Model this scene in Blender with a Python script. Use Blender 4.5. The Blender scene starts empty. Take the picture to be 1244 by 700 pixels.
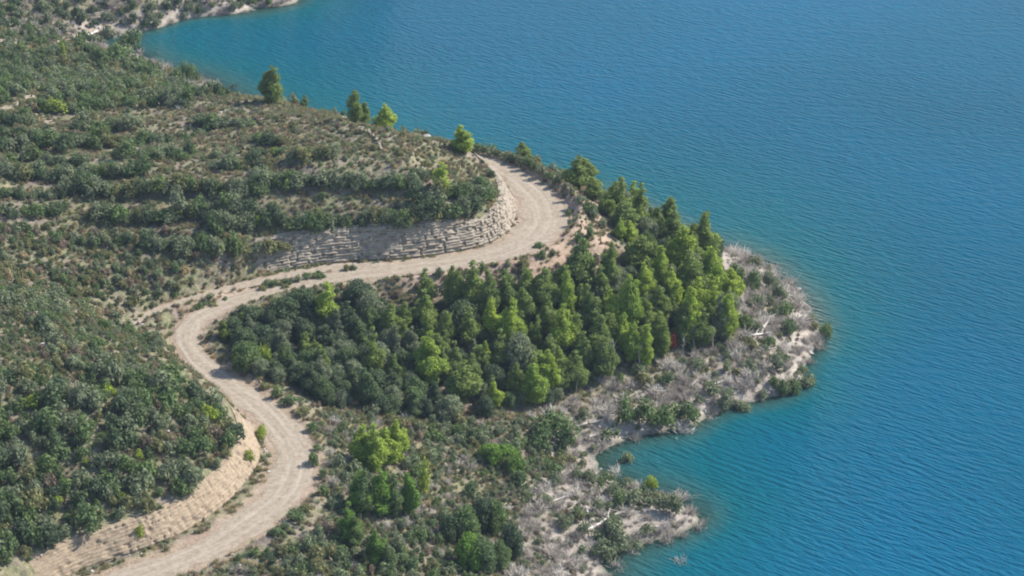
import bpy, math, random
import numpy as np
from mathutils import Vector

SEED = 11
random.seed(SEED); rng = np.random.default_rng(SEED)
sc = bpy.context.scene
col = sc.collection

# ------------------------------------------------------------------ camera
CAM_H, PITCH, FPX = 148.0, math.radians(25.0), 2805.0
cd = bpy.data.cameras.new('camera'); cam = bpy.data.objects.new('camera', cd); col.objects.link(cam)
cam.location = (0, 0, CAM_H); cam.rotation_euler = (math.pi/2-PITCH, 0, 0)
cd.sensor_width = 36; cd.lens = 36*FPX/1244; cd.clip_start = 1; cd.clip_end = 20000
sc.camera = cam

# ------------------------------------------------------------------ light
SUN_AZ, SUN_EL = math.radians(22), math.radians(41)     # azimuth from +x towards +y (beyond the scene)
sd = Vector((math.cos(SUN_AZ)*math.cos(SUN_EL), math.sin(SUN_AZ)*math.cos(SUN_EL), math.sin(SUN_EL)))
ld = bpy.data.lights.new('sun', 'SUN'); sun = bpy.data.objects.new('sun', ld); col.objects.link(sun)
sun.rotation_euler = sd.to_track_quat('Z', 'Y').to_euler()
ld.energy = 5.0; ld.angle = math.radians(0.6); ld.color = (1.0, 0.95, 0.87)
w = bpy.data.worlds.new('World'); sc.world = w; w.use_nodes = True
nt = w.node_tree; bg = nt.nodes['Background']; bg.inputs[1].default_value = 0.14
sky = nt.nodes.new('ShaderNodeTexSky'); sky.sky_type = 'NISHITA'; sky.sun_disc = False
sky.sun_elevation = SUN_EL; sky.sun_rotation = math.pi/2 - SUN_AZ
sky.dust_density = 0.4; sky.air_density = 1.0
nt.links.new(sky.outputs[0], bg.inputs[0])
sc.view_settings.view_transform = 'Standard'; sc.view_settings.look = 'None'
sc.view_settings.gamma = 1; sc.view_settings.use_curve_mapping = False
sc.view_settings.exposure = 0.72
sc.render.engine = 'CYCLES'
sc.cycles.max_bounces = 5; sc.cycles.diffuse_bounces = 3; sc.cycles.glossy_bounces = 2
sc.cycles.transmission_bounces = 3; sc.cycles.transparent_max_bounces = 6; sc.cycles.volume_bounces = 0
sc.cycles.use_denoising = True; sc.cycles.denoiser = 'OPENIMAGEDENOISE'
sc.cycles.pixel_filter_type = 'BLACKMAN_HARRIS'; sc.cycles.filter_width = 2.0

HAZE = 0.00009
# ------------------------------------------------------------------ geometry of the view (photo pixels -> points of the place)
sp, cp = math.sin(PITCH), math.cos(PITCH)
def ray(u, v):
    x = (u-622.0)/FPX; y = -(v-350.0)/FPX
    return np.array([x, cp + y*sp, -sp + y*cp])
def at(u, v, h=0.0):
    r = ray(u, v); t = (h-CAM_H)/r[2]
    return np.array([r[0]*t, r[1]*t, h])
def project(P):
    P = np.asarray(P, float); d = P - np.array([0, 0, CAM_H])
    z = d[..., 1]*cp - d[..., 2]*sp; y = d[..., 1]*sp + d[..., 2]*cp
    return 622 + FPX*d[..., 0]/z, 350 - FPX*y/z, z

# ------------------------------------------------------------------ numeric noise
def vnoise(x, y, seed=0):
    xi = np.floor(x).astype(np.int64); yi = np.floor(y).astype(np.int64)
    fx = x-xi; fy = y-yi; fx = fx*fx*(3-2*fx); fy = fy*fy*(3-2*fy)
    def hsh(a, b):
        n = (a*374761393 + b*668265263 + seed*1442695041) & 0xffffffff
        n = ((n ^ (n >> 13))*1274126177) & 0xffffffff
        return ((n ^ (n >> 16)) & 0xffff)/65535.0
    a = hsh(xi, yi); b = hsh(xi+1, yi); c = hsh(xi, yi+1); d = hsh(xi+1, yi+1)
    return (a*(1-fx)+b*fx)*(1-fy) + (c*(1-fx)+d*fx)*fy
def fbm(x, y, s, oct=4, seed=0):
    r = 0; a = 1; t = 0
    for i in range(oct):
        r = r + a*(vnoise(x/s, y/s, seed+i*7)-0.5); t += a; a *= 0.5; s = s/2.03
    return r/t*2
def sstep(a, b, x):
    t = np.clip((x-a)/(b-a), 0, 1); return t*t*(3-2*t)

# ------------------------------------------------------------------ natural relief from surveyed points (u, v, height)
CP = [
 # near hill
 (0,345,23),(60,370,21),(110,390,18.5),(150,402,17),(185,420,17),(220,445,17),(260,475,17),(300,515,17),(322,548,15.3),
 (0,430,23.5),(80,440,21.5),(150,460,20),(220,500,19),(0,520,22.5),(100,520,21),(180,540,20),(250,560,18.5),
 (0,620,20),(80,620,18),(150,615,17),(0,690,16.5),(30,695,15.5),(300,572,15.3),(275,592,15),(230,603,15.2),(180,630,15.2),(130,652,15.2),(70,682,15.2),
 (-150,350,28),(-150,500,28),(-150,690,24),(0,800,14),(-200,900,18),
 # gully
 (170,395,14),(140,380,14.8),(100,352,16.6),(50,325,18.6),(0,300,20.3),(200,362,15.2),(250,335,16),(300,322,16.8),(350,306,17.3),
 # terraces
 (0,260,21.6),(100,280,19.6),(200,280,18.7),(300,280,18.8),(0,200,22.5),(100,220,21.6),(200,220,21.6),(300,230,21.3),(400,262,20),
 (400,230,21.6),(500,225,21.4),(500,262,18.6),(450,270,18.6),(560,255,18.3),(560,225,19.8),(595,232,18),(598,212,17),(0,150,21.5),(100,160,19.5),(200,165,19),
 (300,180,21),(400,180,23),(500,185,22.6),(560,198,19.5),
 (300,120,11.5),(340,125,15),(400,140,19.5),(450,152,22),(500,165,21.5),(545,176,18.5),(562,184,16.2),
 (0,100,15),(100,100,9.5),(150,98,6),(200,105,3.2),(240,122,6.3),(270,124,8.5),(100,60,4),(50,60,7),(0,60,7.5),(140,68,2),(165,78,1.5),
 # shores
 (139,39,0),(175,66,0),(195,80,0),(215,91,0),(250,96,0),(275,113,0),(170,37,0),(200,28,0),(235,20,0),(280,12,0),(335,4,0),(365,-6,0),(430,-45,0),(470,-80,0),(385,6,-2.5),(425,-4,-4),(460,-22,-4),(540,-50,-8),
 (100,35,1.6),(150,25,2.2),(200,12,2.6),(260,2,2.5),(150,0,5),(60,20,4.8),(0,30,5.8),(0,0,7.5),(80,0,6),(100,-60,11.5),(0,-60,13),(250,-60,9),(60,-20,8),(150,-30,7.5),(0,-30,10),(-60,20,9),(370,-60,5),(170,0,5),(220,-8,4.5),(290,-12,4),(340,-20,3.5),(200,-30,6),(260,-20,5),(230,-12,5),(300,-34,6),(330,-55,7),(180,-50,9),(-200,0,13),(-200,150,21),
 (-300,-200,22),(100,-200,20),(400,-200,13),
 (300,126,0),(350,143,0),(400,160,0),(450,178,0),(500,195,0),(550,208,0),(600,225,0),(650,240,0),(700,256,0),(760,277,0),(820,295,0),(865,300,0),
 (900,308,0),(930,325,0),(955,345,0),(975,370,0),(990,395,0),(1003,425,0),(1003,450,0),(985,468,0),(960,478,0),(930,487,0),(900,503,0),(865,516,0),
 (810,528,0),(760,540,0),(715,551,0),(700,560,0.1),(730,572,0),(770,588,0),(810,603,0),(840,622,0),(858,640,0),(845,655,0),(800,662,0),(765,668,0),(745,685,0),(740,705,0),(770,760,0),
 # verge of the hairpin
 (600,187,15.1),(640,198,15.1),(680,218,14.9),(710,246,14.6),(735,283,13.9),(738,298,13.3),
 # forest slope
 (760,312,11),(800,322,8),(850,330,4.5),(880,330,3),(920,350,2.2),(950,380,2),(970,420,1.5),(980,450,1),(900,400,3.3),(900,450,2.3),(860,490,1.2),
 (850,440,3.3),(800,470,2.5),(760,500,2),(720,520,1.8),(820,390,6),(750,400,7),(700,450,5),(660,490,4),(700,380,9),(720,330,12),(650,350,11.5),(600,400,9.5),
 (600,450,7),(560,480,6.5),(500,420,9.5),(500,370,12),(450,450,9),(400,400,11),(350,430,11),(350,390,12.2),(300,420,11.8),(380,480,10.5),(430,520,9.7),
 (500,520,7.5),(600,530,4.5),(660,550,2.2),(690,560,.8),
 (430,580,10.7),(420,640,11),(390,690,11.5),(480,620,8.6),(480,690,8),(550,580,6),(560,650,5.5),(620,600,3.5),(640,660,2.7),(560,700,5),(700,600,1.5),
 (700,650,1.8),(760,620,1.5),(800,635,1.3),(835,638,.8),(700,690,1.2),(400,780,10),(600,780,3),(200,780,12),(400,950,8),(700,950,-4),
 # lake bed
 (1030,430,-3),(1100,430,-9),(1000,350,-4),(950,300,-5),(1100,300,-15),(900,560,-6),(1000,520,-9),(800,562,-2.6),(900,650,-3.4),(960,650,-8),(850,700,-5),
 (760,700,-1.8),(700,210,-9),(600,175,-10),(500,135,-10),(400,100,-9),(300,80,-6),(250,70,-5),(220,60,-4),(350,40,-11),(500,60,-18),(800,220,-14),(1240,350,-25),(1240,700,-25),
 (1240,0,-30),(800,0,-28),(755,558,-1.4),(880,270,-6),(300,30,-5),(240,40,-3),
]
P = np.array([at(*c) for c in CP])
S = 100.0
def tps_fit(P, lam=0.002):
    X = P[:, :2]/S; n = len(X)
    d2 = ((X[:, None]-X[None])**2).sum(-1); K = 0.5*d2*np.log(d2+1e-12)
    A = np.zeros((n+3, n+3)); A[:n, :n] = K + lam*np.eye(n); A[:n, n] = 1; A[:n, n+1:] = X; A[n, :n] = 1; A[n+1:, :n] = X.T
    return X, np.linalg.solve(A, np.r_[P[:, 2], 0, 0, 0])
TX, TW = tps_fit(P)
def tps(x, y):
    sh = x.shape; q = np.stack([x.ravel(), y.ravel()], 1)/S; out = np.empty(len(q)); n = len(TX)
    for i in range(0, len(q), 20000):
        c = q[i:i+20000]; d2 = ((c[:, None]-TX[None])**2).sum(-1)
        out[i:i+20000] = (0.5*d2*np.log(d2+1e-12))@TW[:n] + TW[n] + c@TW[n+1:]
    return out.reshape(sh)

STEP = 0.55
GX = np.arange(-135, 120, STEP); GY = np.arange(190, 520, STEP)
cx_ = np.arange(-137, 124, 3.0); cy_ = np.arange(187, 526, 3.0)
cc = tps(*np.meshgrid(cx_, cy_))
def bil(A, x0, y0, s, x, y):
    fx = np.clip((x-x0)/s, 0, A.shape[1]-1.001); fy = np.clip((y-y0)/s, 0, A.shape[0]-1.001)
    i = fx.astype(int); j = fy.astype(int); fx = fx-i; fy = fy-j
    return (A[j, i]*(1-fx)+A[j, i+1]*fx)*(1-fy) + (A[j+1, i]*(1-fx)+A[j+1, i+1]*fx)*fy
def blur(A, n):
    for _ in range(n):
        A = np.pad(A, 1, mode='edge'); A = (A[:-2]+2*A[1:-1]+A[2:])/4; A = (A[:, :-2]+2*A[:, 1:-1]+A[:, 2:])/4
    return A
XX, YY = np.meshgrid(GX, GY)
Z0 = blur(bil(cc, cx_[0], cy_[0], 3.0, XX, YY), 6)

# road and side track: (u, v, height, half width, extra shoulder on the hill side)
ROAD = [(40,760,11.5,2.7,1.5),(120,716,11.8,2.8,2),(205,687,12.0,2.8,2.0),(265,660,12,2.9,2.0),(318,625,12.1,3.0,2.2),(352,590,12.2,3.1,2.4),(358,555,12.3,3.0,1.5),(341,520,12.4,2.7,.8),(307,487,12.5,2.4,.6),
 (270,462,12.6,2.1,.5),(240,437,12.7,1.9,.5),(226,413,12.8,1.8,.8),(237,390,13,1.9,1.2),(275,370,13.1,2,2),(330,353,13.3,2,3.5),(385,342,13.6,2.1,3.5),(440,332,13.9,2.4,2),(500,326,14.1,2.6,1),(560,317,14.3,2.8,.6),
 (610,306,14.5,3.1,.6),(645,290,14.7,3.7,.6),(662,268,14.8,4.0,.6),(657,246,14.9,3.7,.6),(640,226,15,2.9,.6),(617,209,15.1,2.3,.5),(594,197,15.2,2.1,.5),(572,190,15.3,1.9,.4),(540,187,15.4,1.8,.4),(500,178,15,1.8,.4),(460,168,14,1.8,.4)]
TRACK = [(152,399,14.0,.55,.3),(166,392,13.9,.6,.3),(185,381,13.8,.65,.3),(210,370,13.8,.7,.3),(245,359,13.7,.7,.3),(290,347,13.7,.7,.3),(330,337,13.8,.75,.3),(380,328,13.9,.8,.3),(425,323,14.0,1,.3),(475,324,14.1,1,.3)]
def resample(pts, step=0.6):
    W = np.array([list(at(p[0], p[1], p[2]))+[p[3], p[4]] for p in pts])
    out = []
    n = len(W)
    for i in range(n-1):
        a = W[max(i-1, 0)]; b = W[i]; c = W[i+1]; d = W[min(i+2, n-1)]
        m = max(2, int(np.linalg.norm(c[:2]-b[:2])/step))
        for k in range(m):
            t = k/m
            out.append(0.5*((2*b)+(-a+c)*t+(2*a-5*b+4*c-d)*t*t+(-a+3*b-3*c+d)*t**3))
    out.append(W[-1]); return np.array(out)
RD = resample(ROAD); TR = resample(TRACK)
def nearest(path, x, y):
    """distance, index, side (+ = left of travel) to a path"""
    sh = x.shape; q = np.stack([x.ravel(), y.ravel()], 1); D = np.empty(len(q)); I = np.empty(len(q), int)
    for i in range(0, len(q), 30000):
        d2 = ((q[i:i+30000, None]-path[None, :, :2])**2).sum(-1); k = d2.argmin(1); I[i:i+30000] = k; D[i:i+30000] = np.sqrt(d2[np.arange(len(k)), k])
    T = np.gradient(path[:, :2], axis=0); T /= np.linalg.norm(T, axis=1)[:, None]
    dv = q-path[I, :2]; side = T[I, 0]*dv[:, 1]-T[I, 1]*dv[:, 0]
    return D.reshape(sh), I.reshape(sh), side.reshape(sh)
def smooth_edge(D, I, side, path):
    return D
Dr, Ir, Sr = nearest(RD, XX, YY); Dt, It, St = nearest(TR, XX, YY)

def in_poly(x, y, poly):
    r = np.zeros(np.shape(x), bool); n = len(poly)
    for i in range(n):
        x1, y1 = poly[i][:2]; x2, y2 = poly[(i+1) % n][:2]
        c = ((y1 > y) != (y2 > y)) & (x < (x2-x1)*(y-y1)/(y2-y1+1e-12)+x1); r ^= c
    return r
# terraces
tp = [at(u, v, h) for u, v, h in [(-60,120,20),(150,128,14),(330,150,18),(480,185,22.5),(590,205,17),(590,238,18),(470,262,19),(350,298,17.5),(200,340,15.5),(60,300,19),(-60,300,20)]]
tm = blur(in_poly(XX, YY, tp).astype(float), 14)
ts = 1.25; zz = Z0 + 0.25*fbm(XX, YY, 14, 2, 3); fr = zz/ts-np.floor(zz/ts)
Zter = (np.floor(zz/ts) + 0.25*fr + 0.75*sstep(0.62, 0.95, fr))*ts
Zn = Z0*(1-tm) + Zter*tm
land = sstep(-0.5, 2.5, Z0)
Zn = Zn + land*(0.55*fbm(XX, YY, 9, 4, 5)+0.9*fbm(XX, YY, 30, 2, 9)*(1-tm)) + 0.35*fbm(XX, YY, 5, 3, 15)*(1-land)
Zn = Zn + 0.5*fbm(XX, YY, 6, 3, 21)*sstep(3, 0.4, np.abs(Z0))

CUT = 1.5
wr = RD[Ir, 3]; offl = np.where(Sr > 0, RD[Ir, 4], 0.5); rh = RD[Ir, 2]
e = np.maximum(0, Dr-wr-offl)
Zn_nat = Zn.copy()
HB = np.interp(np.arange(len(RD)), [0, .22*len(RD), .30*len(RD), .55*len(RD), len(RD)], [3.0, 3.0, 3.6, 4.1, 4.0])     # greatest height of the cut
def bank(e, hb): return np.where(e < hb/CUT, e*CUT, hb+(e-hb/CUT)*0.42)
Z = np.clip(Zn, rh-e*0.55-0.03*(Dr > wr), rh+bank(e, HB[Ir]))
wt = TR[It, 3]; et = np.maximum(0, Dt-wt-.3)
farroad = Dr > wr+0.5
Zc = np.clip(Z, TR[It, 2]-et*0.5, TR[It, 2]+et*0.9)
Z = np.where(farroad, Zc, Z)
# verge rim along the outside of the hairpin
ub = (Ir > 0.60*len(RD)) & (Sr < 0)
Z = Z + ub*0.45*np.exp(-((Dr-wr-1.0)/0.7)**2)
Z = Z + 0.09*fbm(XX, YY, 1.6, 2, 33)*((Dr > wr+0.3) & (Dt > wt+.3))
def zat(x, y): return bil(Z, GX[0], GY[0], STEP, np.asarray(x, float), np.asarray(y, float))
def gat(A, x, y): return bil(A, GX[0], GY[0], STEP, np.asarray(x, float), np.asarray(y, float))
def ground(u, v):
    """where the ray through a photo pixel meets the ground"""
    r = ray(u, v); t = np.arange(200, 620, 0.5)
    p = np.array([0, 0, CAM_H]) + r[None]*t[:, None]
    zz = np.maximum(zat(p[:, 0], p[:, 1]), -0.2); k = np.argmax(p[:, 2] <= zz)
    if k == 0: return at(u, v, 0)
    a, b = t[k-1], t[k]
    for _ in range(8):
        m = (a+b)/2; q = np.array([0, 0, CAM_H])+r*m
        if q[2] <= max(float(zat(q[0], q[1])), -0.2): b = m
        else: a = m
    q = np.array([0, 0, CAM_H])+r*b; return np.array([q[0], q[1], float(zat(q[0], q[1]))])
def wpoly(poly): return [ground(u, v) for u, v in poly]

# ------------------------------------------------------------------ helpers for objects
def mesh_from(name, V, F, mats=(), midx=None, smooth=False):
    me = bpy.data.meshes.new(name); V = np.asarray(V, np.float32); 
    if isinstance(F, list) and len({len(f) for f in F}) > 1:
        me.from_pydata([tuple(v) for v in V], [], [tuple(f) for f in F])
    else:
        F = np.asarray(F, np.int32); k = F.shape[1]
        me.vertices.add(len(V)); me.vertices.foreach_set('co', V.ravel())
        me.loops.add(F.size); me.loops.foreach_set('vertex_index', F.ravel())
        me.polygons.add(len(F)); me.polygons.foreach_set('loop_start', np.arange(0, F.size, k, dtype=np.int32))
        me.update(calc_edges=True)
    for m in mats: me.materials.append(m)
    if midx is not None: me.polygons.foreach_set('material_index', np.asarray(midx, np.int32))
    me.polygons.foreach_set('use_smooth', np.full(len(me.polygons), smooth))
    me.validate(); me.update(); return me
def obj(name, me, parent=None, loc=None, rz=0, scale=None):
    o = bpy.data.objects.new(name, me); col.objects.link(o); o.parent = parent
    if loc is not None: o.location = loc
    o.rotation_euler[2] = rz
    if scale is not None: o.scale = scale
    return o
def tag(o, label=None, cat=None, group=None, kind=None):
    for k, v in (('label', label), ('category', cat), ('group', group), ('kind', kind)):
        if v is not None: o[k] = v
    return o
def grid_faces(nx, ny):
    i = np.arange(nx-1)[None]+np.arange(ny-1)[:, None]*nx
    return np.stack([i, i+1, i+1+nx, i+nx], -1).reshape(-1, 4)
class Nodes:
    def __init__(s, name):
        s.m = bpy.data.materials.new(name); s.m.use_nodes = True; s.t = s.m.node_tree; s.t.nodes.clear()
    def n(s, typ, **kw):
        nd = s.t.nodes.new('ShaderNode'+typ); ins = kw.pop('ins', {})
        for k, v in kw.items(): setattr(nd, k, v)
        for k, v in ins.items():
            if isinstance(v, bpy.types.NodeSocket): s.t.links.new(v, nd.inputs[k])
            else: nd.inputs[k].default_value = v
        return nd
    def noise(s, scale, detail=3, vec=None, rough=.55, dist=0):
        ins = {'Scale': scale, 'Detail': detail, 'Roughness': rough, 'Distortion': dist}
        if vec is not None: ins['Vector'] = vec
        return s.n('TexNoise', ins=ins).outputs[0]
    def ramp(s, fac, stops):
        r = s.n('ValToRGB', ins={0: fac}); el = r.color_ramp.elements
        while len(el) < len(stops): el.new(0.5)
        for q, (p, c) in zip(el, stops): q.position = p; q.color = (*c, 1) if len(c) == 3 else c
        return r.outputs[0]
    def mix(s, fac, a, b, typ='MIX'):
        nd = s.n('Mix', data_type='RGBA', blend_type=typ)
        for sock, v in ((nd.inputs[0], fac), (nd.inputs[6], a), (nd.inputs[7], b)):
            if isinstance(v, bpy.types.NodeSocket): s.t.links.new(v, sock)
            elif isinstance(v, (int, float)): sock.default_value = v
            else: sock.default_value = (*v, 1)
        return nd.outputs[2]
    def math(s, op, a, b=0.0, clamp=False):
        nd = s.n('Math', operation=op, use_clamp=clamp)
        for i, v in enumerate((a, b)):
            if isinstance(v, bpy.types.NodeSocket): s.t.links.new(v, nd.inputs[i])
            else: nd.inputs[i].default_value = v
        return nd.outputs[0]
    def out(s, surf, disp=None):
        o = s.n('OutputMaterial', ins={0: surf}); return s.m

def rgb(r, g, b, k=1.0):                                # sRGB 0..255 -> linear
    f = lambda c: ((c/255+.055)/1.055)**2.4 if c > 10.3 else c/255/12.92
    return (f(r)*k, f(g)*k, f(b)*k)

# ------------------------------------------------------------------ materials
def foliage_mat(name, c, c2=None, trans=0.34):
    N = Nodes(name); c2 = c2 or tuple(x*0.6 for x in c)
    oi = N.n('ObjectInfo'); gi = N.n('NewGeometry')
    tc = N.n('TexCoord').outputs['Object']
    a = N.noise(1.1, 2, tc)
    f = N.math('ADD', N.math('MULTIPLY', gi.outputs['Random Per Island'], .5), N.math('MULTIPLY', a, .5))
    base = N.ramp(f, [(.18, tuple(x*.62 for x in c)), (.5, c), (.85, tuple(min(1, x*1.35) for x in c))])
    base = N.mix(N.math('MULTIPLY', oi.outputs['Random'], .75), base, c2)
    d = N.n('BsdfDiffuse', ins={'Color': base}); t = N.n('BsdfTranslucent', ins={'Color': base})
    m = N.n('MixShader', ins={0: trans, 1: d.outputs[0], 2: t.outputs[0]})
    return N.out(m.outputs[0])
M = {
 'dark green': foliage_mat('leaves_dark_green', (.12, .16, .078), (.098, .13, .08)),
 'green': foliage_mat('leaves_green', (.155, .215, .080), (.125, .17, .085)),
 'grey green': foliage_mat('leaves_grey_green', (.225, .255, .145), (.18, .205, .125)),
 'olive': foliage_mat('leaves_olive', (.24, .235, .105), (.18, .19, .09)),
 'yellow green': foliage_mat('leaves_yellow_green', (.33, .40, .065), (.27, .33, .07)),
 'brown': foliage_mat('leaves_dry_brown', (.27, .205, .145), (.215, .18, .13)),
 'straw': foliage_mat('leaves_straw', (.46, .36, .20), (.37, .31, .19)),
 'vivid': foliage_mat('leaves_vivid_green', (.18, .29, .055), (.14, .22, .06)),
 'red': foliage_mat('leaves_rusty_red', (.42, .12, .08), (.37, .12, .08)),
 'pine': foliage_mat('needles_green', (.225, .285, .078), (.16, .215, .08)),
 'bright pine': foliage_mat('needles_yellow_green', (.34, .42, .075), (.23, .32, .07)),
 'pale': foliage_mat('leaves_pale', (.24, .28, .15), (.2, .235, .13)),
}
def wood_mat(name, c, c2):
    N = Nodes(name); oi = N.n('ObjectInfo'); tc = N.n('TexCoord').outputs['Object']
    k = N.mix(N.noise(4, 3, tc), c, c2); k = N.mix(oi.outputs['Random'], k, N.mix(.5, c, c2))
    b = N.n('BsdfPrincipled', ins={'Base Color': k, 'Roughness': .85}); return N.out(b.outputs[0])
M['bark'] = wood_mat('bark_grey_brown', (.16, .12, .09), (.09, .065, .05))
M['dead'] = wood_mat('bleached_dead_wood', (.45, .40, .345), (.25, .215, .18))
M['white wood'] = wood_mat('white_weathered_wood', (.62, .57, .50), (.48, .43, .38))

def rock_material(name, c1, c2, c3, scale=.6):
    N = Nodes(name); tc = N.n('TexCoord').outputs['Object']; g = N.n('NewGeometry').outputs['Position']
    mp = N.n('Mapping', ins={'Vector': g, 'Scale': (1, 1, 3.2)}).outputs[0]
    a = N.noise(scale, 5, mp, .65); b = N.noise(scale*5, 3, mp, .6)
    k = N.ramp(a, [(.3, c3), (.47, c1), (.7, c2)])
    k = N.mix(N.math('MULTIPLY', N.ramp(b, [(.50, (0, 0, 0)), (.66, (1, 1, 1))]), .55), k, c3)
    bump = N.n('Bump', ins={'Strength': .7, 'Distance': .12, 'Height': b}).outputs[0]
    bs = N.n('BsdfPrincipled', ins={'Base Color': k, 'Roughness': .92, 'Normal': bump}); return N.out(bs.outputs[0])
M['face'] = rock_material('pale_marl_rock', (.30, .25, .19), (.37, .315, .245), (.17, .135, .10), .8)
M['earth'] = rock_material('straw_coloured_earth', (.30, .23, .155), (.37, .285, .195), (.17, .12, .08), 1.1)
M['stone'] = rock_material('pale_stone', (.40, .36, .32), (.55, .51, .46), (.25, .22, .19), 1.5)

# terrain material driven by what lies on the ground (painted cover attributes of the place itself)
def terrain_material():
    N = Nodes('hillside_soil'); g = N.n('NewGeometry').outputs['Position']
    at1 = N.n('Attribute', attribute_name='cover'); sep = N.n('SeparateColor', ins={0: at1.outputs['Color']})
    n1 = N.noise(.16, 5, g, .62); n2 = N.noise(1.1, 4, g, .7); n3 = N.noise(4.5, 2, g, .6)
    mixn = N.math('ADD', N.math('MULTIPLY', n1, .5), N.math('MULTIPLY', n2, .5))
    soil = N.ramp(mixn, [(.36, (.095, .078, .060)), (.46, (.155, .128, .100)), (.54, (.215, .175, .14)), (.66, (.30, .245, .20))])
    grass = N.ramp(n2, [(.35, (.10, .115, .055)), (.55, (.19, .18, .095)), (.7, (.29, .25, .15))])
    soil = N.mix(N.ramp(N.noise(.35, 3, g), [(.36, (0, 0, 0)), (.56, (.85,)*3)]), soil, grass)
    shore = N.ramp(mixn, [(.34, (.14, .12, .10)), (.45, (.28, .24, .20)), (.60, (.39, .34, .285))])
    verge = N.ramp(mixn, [(.36, (.20, .145, .10)), (.5, (.33, .24, .175)), (.64, (.42, .325, .25))])
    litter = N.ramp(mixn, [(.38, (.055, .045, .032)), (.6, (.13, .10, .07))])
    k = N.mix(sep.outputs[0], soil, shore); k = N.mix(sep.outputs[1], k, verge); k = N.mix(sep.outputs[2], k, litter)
    at2 = N.n('Attribute', attribute_name='wet'); k = N.mix(at2.outputs['Fac'], k, (.10, .11, .075))
    k = N.mix(.35, k, N.mix(n3, (.0, .0, .0), (1, 1, 1)), 'OVERLAY')
    bh = N.math('ADD', n2, N.math('MULTIPLY', n3, .35))
    bump = N.n('Bump', ins={'Strength': .8, 'Distance': .25, 'Height': bh}).outputs[0]
    b = N.n('BsdfPrincipled', ins={'Base Color': k, 'Roughness': .95, 'Normal': bump, 'Specular IOR Level': .2}); return N.out(b.outputs[0])
M['terrain'] = terrain_material()
def road_material(name, k=.74):
    N = Nodes(name); uv = N.n('UVMap').outputs[0]; sx = N.n('SeparateXYZ', ins={0: uv}); g = N.n('NewGeometry').outputs['Position']
    # u: metres across from the centre line, v: metres along
    wob = N.math('MULTIPLY', N.math('SUBTRACT', N.noise(.12, 2, g), .5), 1.2)
    ax = N.math('ABSOLUTE', N.math('ADD', sx.outputs[0], wob))
    mp = N.n('CombineXYZ', ins={0: N.math('MULTIPLY', sx.outputs[0], 2.2), 1: N.math('MULTIPLY', sx.outputs[1], .12), 2: 0.0}).outputs[0]
    streak = N.noise(1.3, 4, mp, .6)
    tr = N.math('ABSOLUTE', N.math('SUBTRACT', ax, .85)); trk = N.math('SUBTRACT', 1.0, N.math('MULTIPLY', tr, 2.6), True)
    n = N.noise(1.6, 5, g, .7)
    base = N.ramp(N.math('ADD', N.math('MULTIPLY', n, .68), N.math('MULTIPLY', streak, .32)), [(.36, tuple(k*x for x in (.30, .235, .165))), (.5, tuple(k*x for x in (.41, .335, .25))), (.64, tuple(k*x for x in (.50, .42, .325)))])
    base = N.mix(N.math('MULTIPLY', trk, N.math('MULTIPLY', N.noise(.25, 3, g), .6)), base, tuple(k*x for x in (.57, .495, .40)))
    edge = N.math('MULTIPLY', N.math('SUBTRACT', ax, 1.9), .5, True)
    base = N.mix(N.math('MULTIPLY', edge, N.ramp(N.noise(.9, 4, g, .7), [(.44, (0, 0, 0)), (.6, (.8,)*3)])), base, tuple(k*x for x in (.34, .26, .19)))
    bump = N.n('Bump', ins={'Strength': .6, 'Distance': .08, 'Height': n}).outputs[0]
    b = N.n('BsdfPrincipled', ins={'Base Color': base, 'Roughness': .95, 'Normal': bump, 'Specular IOR Level': .2}); return N.out(b.outputs[0])
M['road'] = road_material('pale_dirt_road')

# ------------------------------------------------------------------ terrain sheet (fine where the photo looks, coarse beyond)
def stretch(a, lo, hi, n):
    t = np.linspace(0, 1, n+1)[1:]**2
    return np.r_[(a[0]-(a[0]-lo)*t)[::-1], a, a[-1]+(hi-a[-1])*t]
ex = stretch(GX, -700, 400, 26); ey = stretch(GY, 20, 1100, 26)
EX, EY = np.meshgrid(ex, ey)
fine = (EX >= GX[0]) & (EX <= GX[-1]) & (EY >= GY[0]) & (EY <= GY[-1])
nx, ny = len(ex), len(ey)
cxE, cyE = np.clip(EX, GX[0], GX[-1]), np.clip(EY, GY[0], GY[-1])
Ze = zat(cxE, cyE); dist = np.hypot(EX-cxE, EY-cyE)
trend = np.clip(-(EX+20)*0.13, -30, 60) + 10*fbm(EX, EY, 160, 4, 77)
Ze = np.where(dist > 0, Ze + (trend-Ze)*sstep(0, 160, dist), Ze)
inlet = (EY > 560) & (EX > -60); Ze = np.where(inlet, np.minimum(Ze, -12), Ze)
cov = np.zeros((ny, nx, 4)); cov[..., 3] = 1
zf = Ze + 0.8*fbm(EX, EY, 7, 3, 41)
cov[..., 0] = sstep(4.2, 1.8, zf)*sstep(-60, -40, EX+0*EY)**0
De = bil(Dr-wr, GX[0], GY[0], STEP, cxE, cyE); Dte = bil(Dt-wt, GX[0], GY[0], STEP, cxE, cyE); nz = fbm(EX, EY, 3, 3, 51)
vp = in_poly(EX, EY, [at(u, v, 15) for u, v in [(548,166),(600,176),(655,186),(700,214),(735,262),(760,300),(735,318),(690,316),(640,330),(560,338),(470,348),(430,350),(600,300),(690,280),(690,240),(640,200),(560,195)]]).astype(float)
cov[..., 1] = np.clip(blur(vp, 2)*(0.9+1.0*nz)*(dist < 1) + 0.75*sstep(1.6, 0.1, De+.8*nz) + .7*sstep(.9, 0.05, Dte+.5*nz), 0, 1)
fp = in_poly(EX, EY, wpoly([(250,395),(330,372),(420,358),(520,345),(690,318),(745,308),(800,315),(870,325),(885,395),(800,425),(745,440),(690,478),(600,505),(520,500),(400,480),(300,430)])).astype(float)
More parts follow.
